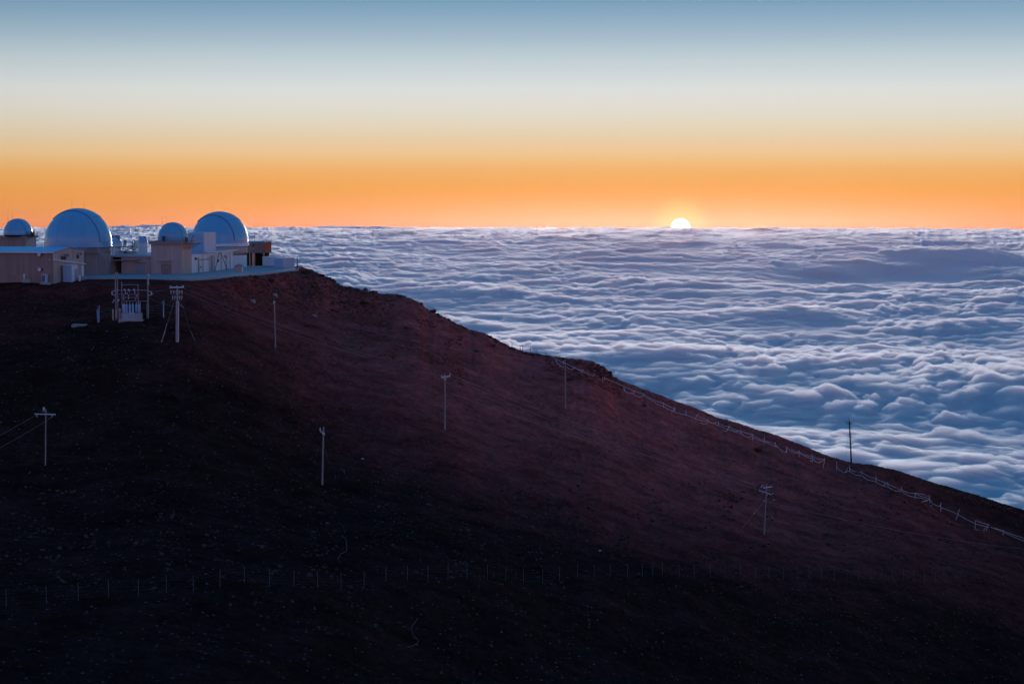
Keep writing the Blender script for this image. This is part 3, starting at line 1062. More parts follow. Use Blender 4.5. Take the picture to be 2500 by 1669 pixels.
# ------------------------------------------------------------------ middle tower with the smaller dome
P4 = at(444, 669.5, 413.5); P4.z = PADZ
t = thing('tower_observatory', 'square tan tower with a smaller blue dome and railed roof, between the two large domes', 'observatory', P4, -PHI)
aL = a_px(P4, 369); bB = b_px(P4, 468)
zt = zof(588.5, 413.5) - PADZ
MB().box(aL, 0, 0, bB, -0.6, zt - 0.75).build('wall', M_TAN, t)
MB().box(aL - 0.3, 0.55, -0.5, bB + 0.5, zt - 0.75, zt - 0.15).build('roof_slab', M_TAN_DK, t)
MB().box(aL - 0.4, 0.62, -0.58, bB + 0.58, zt - 0.148, zt).build('roof_edge', M_CONC, t)
cl = to_local(t, at(422, 580, 417)); R4 = 36.5 * 417 / F
dome_parts(t, tuple(cl), R4, math.radians(19), math.radians(-20) + PHI, cl.z - zt - 0.1, 1)
railing(t, [(aL - 0.35, -0.5, zt), (0.55, -0.5, zt), (0.55, bB + 0.5, zt)], 1.0, M_STEEL, 3, 1.3, 0.03)
# steel gallery on the right with brackets
gx = a_px(P4, 482, 2.5)
MB().box(0.63, gx, -0.3, bB, zt - 0.35, zt - 0.22).build('gallery', M_STEEL, t)
railing(t, [(0.7, -0.28, zt - 0.2), (gx, -0.28, zt - 0.2), (gx, bB, zt - 0.2)], 1.05, M_STEEL, 3, 0.9, 0.03)
railing(t, [(aL - 1.9, 0.4, zt - 0.2), (aL - 0.4, 0.4, zt - 0.2)], 1.05, M_STEEL, 4, 0.8, 0.03)
for k in range(5):
    b = 0.1 + k * (bB - 0.2) / 4
    MB().tube([(0.02, b, zt - 1.75), (gx - 0.1, b, zt - 0.36)], 0.06, 5).build('bracket', M_STEEL, t)
s = MB()
q0 = to_local(t, at(468.5, 583, 414)); q1 = to_local(t, at(473, 575, 414))
s.tube([(q0.x, q0.y, zt - 0.2), q0, q1], 0.10, 6)
s.build('floodlight', M_DSTEEL, t)
q = to_local(t, at(399.5, 579, 413)); MB().box(q.x - 0.25, q.x + 0.25, q.y - 0.2, q.y + 0.2, zt, q.z + 0.25).build('floodlight', M_DSTEEL, t)
q = to_local(t, at(455, 583, 413)); MB().box(q.x - 0.2, q.x + 0.2, q.y - 0.2, q.y + 0.2, zt - 0.2, q.z + 0.3).build('instrument_box', M_DSTEEL, t)
x0, x1 = a_px(P4, 389.5), a_px(P4, 420)
zc = zof(636, 413) - PADZ
MB().box(x0, x1, -0.9, -0.003, zc - 0.12, zc + 0.06).build('canopy', M_TAN, t)
dx0, dx1 = a_px(P4, 393), a_px(P4, 418); zd = zof(645.5, 413) - PADZ
MB().box(dx0, dx1, -0.06, -0.003, 0.0, zd).build('door', M_TAN_DK, t)
MB().box(dx0 - 0.1, dx1 + 0.1, -0.14, -0.003, zd + 0.002, zd + 0.12).build('lintel', M_CONC, t)
for dz in (0.0, 0.28):
    MB().sphere(((dx0 + dx1) / 2 + 0.15, -0.14, zd * 0.62 + dz), 0.09, 8, 5).build('door_lamp', M_WHITE, t)
for px in (396, 406):
    q = to_local(t, at(px, 551, 417)); antenna(t, tuple(q), 24 * 417 / F)

# ------------------------------------------------------------------ low link block between tower and large dome
P5 = P4 + EX * (aL) + EY * 1.2; P5.z = PADZ
t = thing('link_building', 'low brown link block between the large left dome and the square tower', 'building', P5, -PHI)
a0 = a_px(P5, 262); zl = zof(625, P5.y) - PADZ
dw0, dw1 = a_px(P5, 276), a_px(P5, 296.5)
MB().box(dw1, -0.02, 0, 9, -0.6, zl - 0.3).build('wall', M_TAN, t)
MB().box(a0, dw0, 0, 9, -0.6, zl - 0.3).build('wall', M_TAN, t)
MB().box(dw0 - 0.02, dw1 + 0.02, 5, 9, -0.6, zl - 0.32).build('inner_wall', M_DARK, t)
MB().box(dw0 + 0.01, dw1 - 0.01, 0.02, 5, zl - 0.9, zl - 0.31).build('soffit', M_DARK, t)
MB().box(a0 - 0.1, 0.0 - 0.03, -0.35, 9.3, zl - 0.298, zl).build('roof_slab', M_CONC, t)
ca = a_px(P5, 347)
MB().prism_y([(dw0 - 0.4, zof(637.5, P5.y) - PADZ), (ca, zof(633.5, P5.y) - PADZ), (ca, zof(633.5, P5.y) - PADZ + 0.16), (dw0 - 0.4, zof(637.5, P5.y) - PADZ + 0.16)], -1.3, -0.003).build('canopy', M_TAN, t)
d0, d1 = a_px(P5, 331.5), a_px(P5, 353.5); zd = zof(642, P5.y) - PADZ
MB().box(d0, (d0 + d1) / 2 - 0.01, -0.07, -0.003, 0, zd).build('door_leaf', M_STEEL, t)
MB().box((d0 + d1) / 2 + 0.01, d1, -0.07, -0.003, 0, zd).build('door_leaf', M_STEEL, t)
MB().box(d0 - 0.3, d1 + 0.3, -0.35, -0.003, zd + 0.03, zd + 0.14).build('door_hood', M_TAN_DK, t)
MB().sphere(((d0 + d1) / 2 - 0.1, -0.16, zd * 0.6), 0.09, 8, 5).build('door_handle', M_WHITE, t)
MB().box((d0 + d1) / 2 - 0.07, (d0 + d1) / 2 + 0.07, -0.25, -0.003, zd + 0.25, zd + 0.6).build('wall_lamp', M_WHITE, t)

# ------------------------------------------------------------------ small domes and instruments standing behind the link block
ROOFZ = PADZ + zl
PS = at(349, 617, 424); PS.z = ROOFZ - 0.02
t = thing('domed_cabin', 'white cylindrical cabin with a small grey dome on the low roof', 'observatory', PS, -PHI)
hR = 11.2 * 424 / F; hz = zof(591, 424) - ROOFZ
MB().lathe([(hR, -0.3), (hR, hz)], 24).build('drum', M_WHITE_W, t)
dm = MB().lathe([(hR * 1.04, hz - 0.1), (hR * 1.04, hz + 0.05)] + [(hR * math.cos(a), hz + 0.05 + hR * 1.28 * math.sin(a)) for a in np.linspace(0.05, 1.2, 10)] + [(0.001, hz + 0.05 + hR * 1.22)], 24).build('dome', M_BLUE, t)
MB().prism_x([(-0.55, hz + 0.3), (0.4, hz + 0.2), (0.3, hz + 1.3), (-0.3, hz + 1.32)], -0.7, hR * 0.72).build('shutter', M_SEAM, dm)
MB().box(-hR - 0.2, hR + 0.8, -hR - 0.4, hR + 0.4, -0.35, -0.302 + 0.06).build('plinth', M_DSTEEL, t)

PS = at(283, 606, 434); PS.z = PADZ
t = thing('domed_cabin', 'small grey dome half hidden behind the largest dome', 'observatory', PS, -PHI)
hR = 12.5 * 434 / F; hz = zof(592, 434) - PADZ
MB().lathe([(hR * 0.98, -0.5), (hR * 0.98, hz)], 24).build('drum', M_WHITE_W, t)
dm = MB().lathe([(hR * 1.03, hz - 0.15), (hR * 1.03, hz)] + [(hR * math.cos(a), hz + hR * 1.35 * math.sin(a)) for a in np.linspace(0.05, 1.25, 10)] + [(0.001, hz + hR * 1.3)], 28).build('dome', M_BLUE, t)
MB().prism_x([(-0.7, hz + 0.5), (0.5, hz + 0.5), (0.45, hz + hR * 1.36), (-0.6, hz + hR * 1.38)], -0.9, 0.9).build('shutter', M_SEAM, dm)

# instrument deck: rails, masts, cabinets between them
PD = at(315, 623, 428); PD.z = ROOFZ - 0.3
t = thing('instrument_deck', 'raised steel deck crowded with white instruments behind the low link roof', 'platform', PD, -PHI)
x0, x1 = a_px(PD, 272), a_px(PD, 341)
zd = zof(603.5, 428) - PD.z
MB().box(x0, x1, 0, 5, zd - 0.12, zd).build('deck', M_DSTEEL, t)
lg = [MB().tube([(x, y, -4.5), (x, y, zd - 0.1)], 0.07, 5).build('post', M_STEEL, t) for x in np.linspace(x0 + 0.2, x1 - 0.2, 5) for y in (0.2, 4.6)]
railing(t, [(x0, 0.05, zd), (x1, 0.05, zd)], 0.95, M_STEEL, 2, 1.4, 0.025)
MB().box(x0 + 0.6, x1 - 1.2, 0.8, 3.0, -0.3, 1.0).build('cabinet_row', M_BLUE, t)
rr_ = random.Random(5)
for px, py0, py1, wpx in ((296, 588, 604, 3), (304, 594, 603, 6), (305.5, 585, 597, 5), (324, 588, 603, 2.5), (328, 585, 600, 3), (333, 587, 601, 6), (331, 597, 604, 9), (319, 599, 605, 9)):
    q = to_local(t, at(px, py1, 429)); hh = (py1 - py0) * 429 / F; ww = wpx * 429 / F / 2
    if wpx < 4:
        MB().lathe([(ww, 0), (ww, hh), (ww * 0.3, hh + 0.15)], 10, (q.x, q.y, q.z - 0.05)).build('instrument', M_BLUE if px < 300 else M_DSTEEL, t)
    else:
        MB().box(q.x - ww, q.x + ww, q.y - 0.3, q.y + 0.3, q.z - 0.05, q.z + hh).build('instrument', M_WHITE if px != 305.5 else M_SEAM, t)
for px, py0, py1 in ((305.5, 580, 590), (321.5, 572, 606), (327, 583, 600), (340, 575, 600), (365, 577, 588), (298, 600, 622), (312, 604, 624), (335, 604, 622)):
    q = to_local(t, at(px, py1, 428.5)); MB().tube([q, (q.x, q.y, q.z + (py1 - py0) * 428.5 / F)], 0.035, 5).build('mast', M_STEEL, t)
for px, py, wpx, hpx, mt in ((300, 607, 5, 3, M_WHITE), (309, 610, 6, 4, M_WHITE), (318, 608, 8, 3, M_STEEL), (326, 609, 7, 5, M_SEAM), (287, 609, 5, 3, M_WHITE), (334, 613, 8, 4, M_WHITE), (293, 614, 5, 5, M_STEEL), (305, 616, 5, 4, M_DSTEEL)):
    q = to_local(t, at(px, py, 427.5)); s_ = 427.5 / F
    MB().box(q.x - wpx * s_ / 2, q.x + wpx * s_ / 2, q.y - 0.2, q.y + 0.5, q.z - hpx * s_ / 2, q.z + hpx * s_ / 2).build('instrument', mt, t)

# ------------------------------------------------------------------ white service block running back along the apron
b0 = bB + 0.02; b1 = b_px(P4, 569)
P6 = P4 + EY * b0; P6.z = PADZ
t = thing('service_block', 'long pale service block with pipes and braces facing the sunset side', 'building', P6, -PHI)
zw = zof(624.5, P6.y) - PADZ; bb = b1 - b0
aW = a_px(P6, 452)
MB().box(-6.0, 0.0, 0, bb, -0.6, zw).build('wall', M_WHITE_W, t)
MB().box(-6.1, 0.12, -0.0 + 0.003, bb + 0.1, zw + 0.002, zw + 0.2).build('roof_edge', M_WHITE, t)
# tall pale blue cabin on its roof
bx0 = b_px(P6, 498, -0.4); bx1 = b_px(P6, 528, -0.4); zb = zof(568, P6.y + bx0) - PADZ
ax0 = a_px(P6, 459, bx0)
cb = MB().box(ax0, -0.4, bx0, bx1, zw + 0.202, zb).build('roof_cabin', M_BLUE, t)
pn = MB()
for k in range(4):
    y = bx0 + 0.4 + k * (bx1 - bx0 - 0.8) / 3
    pn.box(-0.398, -0.37, y - 0.06, y + 0.06, zw + 0.4, zb - 0.15)
pn.build('panel_rib', M_BLUE, cb)
# catwalk with railing
cx0 = b_px(P6, 498); cx1 = b_px(P6, 573)
MB().box(-0.2, 0.9, cx0, cx1, zw + 0.42, zw + 0.62).build('catwalk', M_WHITE, t)
railing(t, [(0.85, bx1, zw + 0.62), (0.85, cx1, zw + 0.62)], 1.1, M_STEEL, 3, 1.1, 0.035)
railing(t, [(-0.1, 0.3, zw + 0.2), (-0.1, bx0, zw + 0.2)], 1.0, M_STEEL, 3, 1.2, 0.03)
for px, top in ((485.5, 0.9), (496, 1.2), (512, 0.9), (524, 0.95), (540.5, 0.95), (553.5, 1.0), (562, 1.0)):
    b = b_px(P6, px, 0.3)
    MB().tube([(0.3, b, -0.05), (0.3, b, zw * top)], 0.09, 6).build('pipe', M_STEEL, t)
m_ = b_px(P6, 539, 0.5)
for px in (524.5, 554.5):
    b = b_px(P6, px, 0.9)
    MB().tube([(0.35, m_ + (0.4 if px > 540 else -0.4), zw + 0.3), (0.9, b, 0.1)], 0.08, 6).build('brace', M_DSTEEL, t)
    MB().box(0.6, 1.2, b - 0.3, b + 0.3, -0.05, 0.25).build('brace_footing', M_CONC, t)
lad = MB()
for px in (516, 520):
    b = b_px(P6, px, 0.2)
    lad.tube([(0.2, b, 0.05), (0.2, b, zw * 0.92)], 0.05, 4)
for k in range(14):
    z = 0.3 + k * zw * 0.88 / 14
    lad.tube([(0.2, b_px(P6, 516, 0.2), z), (0.2, b_px(P6, 520, 0.2), z)], 0.03, 4)
lad.build('ladder', M_DSTEEL, t)
for px, pz, h, wd in ((477, 0.75, 0.5, 0.3), (489, 0.25, 0.35, 0.3), (531, 0.5, 0.6, 0.2), (548, 0.78, 0.4, 0.3), (551, 0.68, 0.5, 0.3)):
    b = b_px(P6, px); MB().box(0.003, 0.3, b - wd, b + wd, zw * pz, zw * pz + h).build('junction_box', M_DSTEEL if px in (477, 531) else M_STEEL, t)
b = b_px(P6, 500)
MB().box(0.003, 0.09, b_px(P6, 489), b_px(P6, 509), zw * 0.68, zw * 0.68 + 0.35).build('cable_tray', M_STEEL, t)
MB().box(0.003, 0.10, b_px(P6, 484), b_px(P6, 486), 0.15, zw * 0.8).build('downpipe', M_DSTEEL, t)

# ------------------------------------------------------------------ right-hand large dome
P7 = at(536, 650, 453.5); P7.z = PADZ
t = thing('large_observatory', 'second largest blue dome, at the end of the pale service block', 'observatory', P7, 0)
cc = to_local(t, at(536.5, 587.5, 453.5)); R7 = 69.0 * 453.5 / F
sk = cc.z - (zof(600, 453.5) - P7.z)
d = dome_parts(t, tuple(cc), R7, math.radians(25), math.radians(-25), sk, 4, 0.03)
MB().lathe([(R7 * 1.014, -sk + 0.0), (R7 * 1.014, -sk + 0.62), (R7 * 1.0, -sk + 0.66)], 64, tuple(cc)).build('white_band', M_WHITE, d)
Rd = 66.5 * 453.5 / F
dr = MB().lathe([(Rd, -0.6), (Rd, cc.z - sk - 0.12)], 64).build('drum', M_WHITE_W, t)
MB().lathe([(Rd + 0.004, cc.z - sk - 1.75), (Rd + 0.25, cc.z - sk - 1.7), (Rd + 0.25, cc.z - sk - 0.2), (Rd + 0.004, cc.z - sk - 0.14)], 64).build('collar', M_TAN, dr)
co = MB()
for k in range(26):
    a = math.radians(-110 + k * 5.2); r_ = Rd + 0.12
    co.box(r_ * math.cos(a) - 0.1, r_ * math.cos(a) + 0.1, r_ * math.sin(a) - 0.1, r_ * math.sin(a) + 0.1, cc.z - sk - 2.1, cc.z - sk - 1.78)
co.build('corbel', M_DSTEEL, dr)
for px in (519, 547):
    q = to_local(t, at(px, 522, 454)); antenna(t, tuple(q), 20 * 454 / F)

# ------------------------------------------------------------------ raised annex on posts
P8 = at(605, 650, 463); P8.z = PADZ
t = thing('raised_annex', 'brown corrugated annex raised on posts behind the second dome', 'building', P8, -PHI)
a1 = a_px(P8, 645.5); zb0 = zof(617, 463) - PADZ; zt0 = zof(590.5, 463) - PADZ
MB().box(-2.0, a1, 0, 5.0, zb0, zt0).build('wall', M_TAN_DK, t)
cr_ = MB()
for k in range(26):
    x = 0.1 + k * (a1 - 0.2) / 25
    cr_.box(x - 0.03, x + 0.03, -0.04, -0.003, zb0 + 0.05, zt0 - 0.05)
cr_.build('corrugation', M_TAN_DK, t)
MB().prism_y([(-2.2, zt0 + 0.003), (a1 + 0.25, zt0 + 0.003), (a1 + 0.25, zt0 + 0.28), (0.5, zt0 + 0.18), (-2.2, zt0 + 0.18)], -0.3, 5.3).build('roof', M_ROOFB, t)
MB().box(a1 + 0.003, a1 + 0.06, -0.06, 5.02, zb0, zt0 - 0.01).build('glint_edge', M_EDGE_GLINT, t)  # strip over the right end that carries the painted orange glint
for px, wd in ((617.5, 0.3), (643.5, 0.09), (609, 0.12)):
    a = a_px(P8, px)
    MB().box(a - wd, a + wd, 0.2, 0.2 + 2 * wd, -0.4, zb0 - 0.002).build('post', M_TAN, t)
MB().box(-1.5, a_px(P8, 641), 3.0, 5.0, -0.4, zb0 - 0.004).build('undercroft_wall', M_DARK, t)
MB().prism_y([(a_px(P8, 632, 0.4), zb0 - 0.01), (a1, zb0 - 0.01), (a1, zb0 - 0.95)], 0.45, 0.55).build('gusset', M_DSTEEL, t)
a = a_px(P8, 615); lad = MB()
railing(t, [(-0.1, -0.9, zb0 + 0.35), (a - 0.3, -0.9, zb0 + 0.35)], 1.3, M_STEEL, 4, 0.8, 0.03)
MB().box(-0.3, a + 0.4, -1.0, -0.05, zb0 + 0.2, zb0 + 0.34).build('landing', M_STEEL, t)
for dx in (0, 0.4):
    lad.tube([(a + dx, -0.8, zb0 + 0.35), (a + dx, -0.8, zt0 - 0.9)], 0.05, 5)
for k in range(6):
    lad.tube([(a, -0.8, zb0 + 0.6 + k * 0.25), (a + 0.4, -0.8, zb0 + 0.6 + k * 0.25)], 0.03, 4)
lad.build('ladder', M_STEEL, t)
q = to_local(t, at(619.5, 598, 462.5)); MB().box(q.x - 0.15, q.x + 0.15, -0.45, -0.045, q.z - 0.3, q.z + 0.2).build('wall_lamp', M_DSTEEL, t)
q = to_local(t, at(621.5, 588, 463)); MB().tube([q, (q.x, q.y, q.z + 1.3)], 0.05, 6).build('antenna', M_DSTEEL, t)

# ------------------------------------------------------------------ containers at the end of the apron
P9 = at(641, 650.5, 457); P9.z = PADZ
t = thing('storage_container', 'plain white storage container, half hidden behind the ribbed one', 'container', P9, -PHI)
a1 = a_px(P9, 676); hz = zof(628, 457) - PADZ; bD = b_px(P9, 697, a1)
MB().box(0, a1, 0, bD, 0.0, hz).build('body', M_WHITE, t)
MB().box(-0.08, a1 + 0.08, -0.08, bD + 0.05, hz + 0.002, hz + 0.12).build('roof', M_WHITE, t)
MB().box(a1 * 0.42, a1 * 0.48, -0.05, -0.003, hz - 0.3, hz - 0.15).build('vent', M_DSTEEL, t)
MB().box(-0.05, a1, -0.05, -0.003, 0.01, 0.12).build('sill', M_DSTEEL, t)

P10 = at(692, 655, 446.0); P10.z = PADZ
t = thing('storage_container', 'pale blue ribbed storage container at the outer end of the apron', 'container', P10, -PHI)
a0 = a_px(P10, 668.5); bD = b_px(P10, 718); hz = zof(631.5, 446) - PADZ
MB().box(a0, 0, 0, bD, 0.1, hz).build('body', M_BLUE, t)
for k in range(9):
    y = 0.25 + k * (bD - 0.5) / 8
    MB().box(0.003, 0.12, y - 0.13, y + 0.13, 0.2, hz - 0.08).build('rib', M_BLUE, t)
MB().box(a0 - 0.05, 0.16, -0.06, bD + 0.05, hz + 0.002, hz + 0.1).build('roof', M_WHITE, t)
MB().box(a0 + 0.12, -0.12, -0.05, -0.003, 0.25, hz - 0.15).build('door', M_BLUE, t)
for x in (a0 + 0.04, -0.04):
    MB().box(x - 0.04, x + 0.04, -0.07, -0.003, 0.1, hz).build('corner_post', M_WHITE, t)
MB().box(a0 - 0.3, 0.4, -0.5, bD + 0.3, -0.2, 0.098).build('bearer', M_CONC, t)

P11 = at(583, 664, 425); P11.z = PADZ
t = thing('pump_hut', 'tiny tan hut with a gable roof on the apron edge', 'hut', P11, -PHI)
a0, a1 = a_px(P11, 573.8), a_px(P11, 589.5); bD = b_px(P11, 593.6, a1); hz = zof(650, 425) - PADZ; hg = zof(646, 425) - PADZ
am = (a0 + a1) / 2
MB().prism_y([(a0, -0.4), (a1, -0.4), (a1, hz), (am, hg), (a0, hz)], 0, bD).build('wall', M_TAN, t)
k = (hg - hz) / (a1 - am)
MB().prism_y([(a0 - 0.2, hz - 0.2 * k + 0.01), (am, hg + 0.01), (a1 + 0.2, hz - 0.2 * k + 0.01), (a1 + 0.2, hz - 0.2 * k + 0.1), (am, hg + 0.12), (a0 - 0.2, hz - 0.2 * k + 0.1)], -0.2, bD + 0.2).build('roof', M_TAN_DK, t)
MB().box(a1 + 0.003, a1 + 0.06, bD * 0.2, bD * 0.8, 0.0, hz * 0.9).build('door', M_WHITE_W, t)

P12 = at(726, 653, 441); P12.z = PADZ - 0.1
t = thing('weather_mast', 'dark weather mast on a guyed tripod at the apron end', 'mast', P12, 0)
hz = zof(630, 441) - P12.z
MB().tube([(0, 0, -0.3), (0, 0, hz)], 0.09, 8).build('mast', M_DSTEEL, t)
MB().lathe([(0.001, -0.05), (0.16, 0), (0.16, 0.2), (0.001, 0.28)], 10, (0, 0, hz)).build('sensor', M_DSTEEL, t)
for a in (0.3, 2.4, 4.5):
    MB().tube([(0.45 * math.cos(a), 0.45 * math.sin(a), -0.2), (0, 0, hz * 0.75)], 0.035, 5).build('leg', M_DSTEEL, t)
for x, z in ((-0.42, 0.35), (0.4, 0.5), (0.55, 0.15), (-0.3, 0.1)):
    MB().box(x - 0.12, x + 0.12, -0.1, 0.1, z, z + 0.25).build('instrument', M_DSTEEL, t)
MB().tube([(0, 0, 0.2), (0.8, 0.1, 0.15)], 0.04, 5).build('arm', M_DSTEEL, t)

# ================================================================== poles, lines and fences on the slope
def insulator(mb, p, h=0.28, r=0.09):
    mb.lathe([(0.02, 0), (r, 0.03), (r * 0.6, h * 0.35), (r, h * 0.5), (r * 0.6, h * 0.7), (r * 0.8, h * 0.85), (0.001, h)], 8, tuple(p))


POLE_TOPS = {}


def pole(key, label, base_px, base_py, top_px, top_py, r0=0.16, mat=None, group='wooden power poles on the cinder slope'):
    B = ground_hit(base_px, base_py)
    t = thing('utility_pole', label, 'pole', B, 0, group)
    T = at(top_px, top_py, B.y) - B
    MB().tube([Vector((0, 0, -0.8)), T * 0.5, T], r0, 8, r0 * 0.72).build('shaft', mat or M_WOOD, t)
    POLE_TOPS[key] = (t, B, T)
    return t, B, T


def loc(B, px, py, dy=0.0):
    return at(px, py, B.y + dy) - B


# A: the thick pole with three crossarms beside the substation
t, B, T = pole('A', 'stout pale pole with three crossarms right of the substation', 433, 838, 433, 700, 0.17)
for (x0, x1, y, z) in ((414, 449, 701.5, 0.13), (416, 446, 712.5, 0.09), (420, 445, 726, 0.09)):
    p0, p1 = loc(B, x0, y + (0.6 if y < 705 else 0.4), -0.2), loc(B, x1, y - (0.6 if y < 705 else -0.2), -0.2)
    arm = MB().tube([p0, p1], z, 4).build('crossarm', M_WHITE if y < 705 else M_STEEL, t)
    n = 3 if y < 705 else 5
    for k in range(n):
        q = p0 + (p1 - p0) * (0.06 + 0.88 * k / (n - 1))
        m = MB(); insulator(m, q + Vector((0, 0, 0.05)), 0.34 if y < 705 else 0.28, 0.12)
        if y > 705:
            insulator(m, q - Vector((0.02, 0, 0.42)), 0.3, 0.09)
        m.build('insulator', M_PORC, arm)
g0, g1 = loc(B, 433.4, 735, -0.05), Vector((0, -0.05, 0.05))
MB().tube([g1, g0], 0.3, 10).build('conduit_guard', M_PORC, t)
for dx in (-0.16, 0.0, 0.16):
    MB().tube([g1 + Vector((dx, -0.3, 0.2)), g0 + Vector((dx * 0.8, -0.3, 0))], 0.05, 5).build('conduit', M_STEEL, t)
MB().tube([loc(B, 436, 741, -0.2), loc(B, 449, 751, -0.2)], 0.06, 5).build('guy_bar', M_STEEL, t)
for x0, y0, x1, y1 in ((407, 790, 395, 838), (404, 808, 393.5, 838), (465, 808, 477, 837)):
    e = ground_hit(x1, y1) - B
    MB().tube([e, loc(B, x0, y0, (e.y) * 0.5)], 0.05, 5).build('guy_guard', M_STEEL, t)
    MB().tube([loc(B, x0, y0, (e.y) * 0.5), Vector((T.x * 0.93, 0, T.z * 0.93))], 0.012, 4).build('guy_wire', M_WIRE, t)

# B: bare slim pole with a white cap
t, B, T = pole('B', 'slim bare pole with a pale cap below the rocky outcrop', 672.5, 850, 670, 735, 0.15)
MB().tube([T - Vector((0.02, 0, 0.55)), T + Vector((0, 0, 0.1))], 0.13, 8, 0.12).build('cap', M_PORC, t)
MB().tube([T - Vector((0.2, 0.1, 0.5)), T + Vector((-0.2, -0.1, 0.05))], 0.05, 5).build('bracket', M_PORC, t)

# C: single crossarm with V braces, mid slope
t, B, T = pole('C', 'pole with one white crossarm and V brace in the middle of the slope', 1086, 1048, 1086.5, 917, 0.16)
p0, p1 = loc(B, 1077, 921.5, -0.2), loc(B, 1099, 917.5, -0.2)
arm = MB().tube([p0, p1], 0.12, 4).build('crossarm', M_WHITE, t)
for f_ in (0.04, 0.35, 0.97):
    m = MB(); insulator(m, p0 + (p1 - p0) * f_ + Vector((0, 0, 0.05)), 0.42, 0.15); m.build('insulator', M_PORC, arm)
for f_ in (0.25, 0.75):
    MB().tube([p0 + (p1 - p0) * f_, loc(B, 1086.5, 928, -0.17)], 0.04, 5).build('brace', M_WHITE, t)

# D: pole against the outcrop on the ridge
t, B, T = pole('D', 'slim pole standing just below the ridge outcrop, beside the rope fence', 1381, 990, 1379.5, 876, 0.14)
m = MB().tube([loc(B, 1374.5, 884), loc(B, 1379, 887)], 0.12, 6); m.build('bracket', M_PORC, t)
m = MB(); insulator(m, loc(B, 1375, 885), 0.4, 0.14); m.build('insulator', M_PORC, t)

# E: dark pole on the crest against the clouds
t, B, T = pole('E', 'dark pole on the lower ridge silhouetted against the clouds', 2079, 1132, 2073.5, 1027, 0.20, M_WOOD_DK)
MB().tube([T, T + Vector((-0.15, 0, 0.75))], 0.06, 6).build('top_pin', M_WOOD_DK, t)
q0, q1 = loc(B, 2066.5, 1033), loc(B, 2078, 1035)
arm = MB().tube([q0, q1], 0.08, 5).build('crossarm', M_WOOD_DK, t)
for q in (q0, q1):
    MB().tube([q, q + Vector((0, 0, 0.55))], 0.06, 6).build('insulator', M_WOOD_DK, arm)
for x1, y1 in ((2062, 1121), (2090, 1128)):
    e = ground_hit(x1, y1) - B
    MB().tube([e, T * 0.85], 0.012, 4).build('guy_wire', M_DSTEEL, t)

# F: two crossed arms, lower right
t, B, T = pole('F', 'pole with two bright skewed crossarms low on the right of the slope', 1865.5, 1294, 1872, 1181, 0.13)
a0, a1 = loc(B, 1864, 1190.5, -0.2), loc(B, 1884.5, 1187.5, -0.2)
MB().tube([a0, a1], 0.11, 4).build('crossarm', M_WHITE, t)
a0, a1 = loc(B, 1854, 1197, -0.3), loc(B, 1882, 1206, -0.1)
arm = MB().tube([a0, a1], 0.09, 4).build('crossarm', M_PORC, t)
for f_ in (0.0, 0.25, 0.42, 0.7, 0.85, 1.0):
    m = MB(); insulator(m, a0 + (a1 - a0) * f_ - Vector((0, 0, 0.15 + 0.3 * (f_ in (0.25, 0.7)))), 0.3, 0.11); m.build('insulator', M_PORC, arm)
m = MB(); insulator(m, loc(B, 1887, 1206.5), 0.3, 0.13); m.build('insulator', M_PORC, arm)
a0 = loc(B, 1858, 1190, 0.3)
MB().tube([a0, loc(B, 1866, 1183, 0.3)], 0.05, 5).tube([loc(B, 1861, 1183, 0.4), a0], 0.05, 5).build('switch_arm', M_PORC, t)
for (x0, y0, x1, y1, bx, by) in ((1866, 1222, 1808, 1290, 1841, 1246), (1868, 1224, 1892, 1266, 1886, 1253)):
    e = ground_hit(x1, y1) - B
    s_ = loc(B, x0, y0)
    gw = MB().tube([s_, e], 0.022, 4).build('guy_wire', M_WIRE, t)
    q = s_ + (e - s_) * ((bx - x0) / (x1 - x0))
    MB().sphere(q, 0.11, 8, 6, 1.5).build('guy_strain', M_PORC, gw)
for px, py in ((1866, 1222), (1890, 1219.5)):
    MB().sphere(loc(B, px, py), 0.11, 8, 6, 1.4).build('insulator', M_PORC, t)

# G: lamp-hook pole on the left half of the slope
t, B, T = pole('G', 'leaning pole with a white hooked bracket in the lower middle of the slope', 786.5, 1182, 790, 1042, 0.16)
MB().tube([loc(B, 781.5, 1047, -0.2), loc(B, 782.5, 1052, -0.2), loc(B, 788, 1057, -0.2), loc(B, 790.5, 1060, -0.2)], 0.11, 8).build('hook_bracket', M_PORC, t)
m = MB(); insulator(m, loc(B, 781.5, 1050, -0.2), 0.42, 0.15); m.build('insulator', M_PORC, t)
MB().sphere(loc(B, 790.3, 1059, -0.2), 0.24, 10, 6).build('collar', M_PORC, t)
for x1, y1 in ((752, 1128), (804, 1132)):
    e = ground_hit(x1, y1) - B
    MB().tube([e, loc(B, 789, 1075)], 0.014, 4).build('guy_wire', M_WIRE, t)

# H: far left pole
t, B, T = pole('H', 'pole with one wide crossarm at the far left of the slope', 110.7, 1136, 112, 998, 0.11)
p0, p1 = loc(B, 84.5, 1010.5, -0.15), loc(B, 136, 1011.5, -0.15)
arm = MB().tube([p0, p1], 0.11, 4).build('crossarm', M_PORC, t)
for px in (90, 127):
    m = MB(); insulator(m, loc(B, px, 1018, -0.15), 0.45, 0.1); m.build('insulator', M_PORC, arm)
m = MB(); insulator(m, loc(B, 107, 1004, -0.1), 0.75, 0.2); m.build('insulator', M_PORC, t)


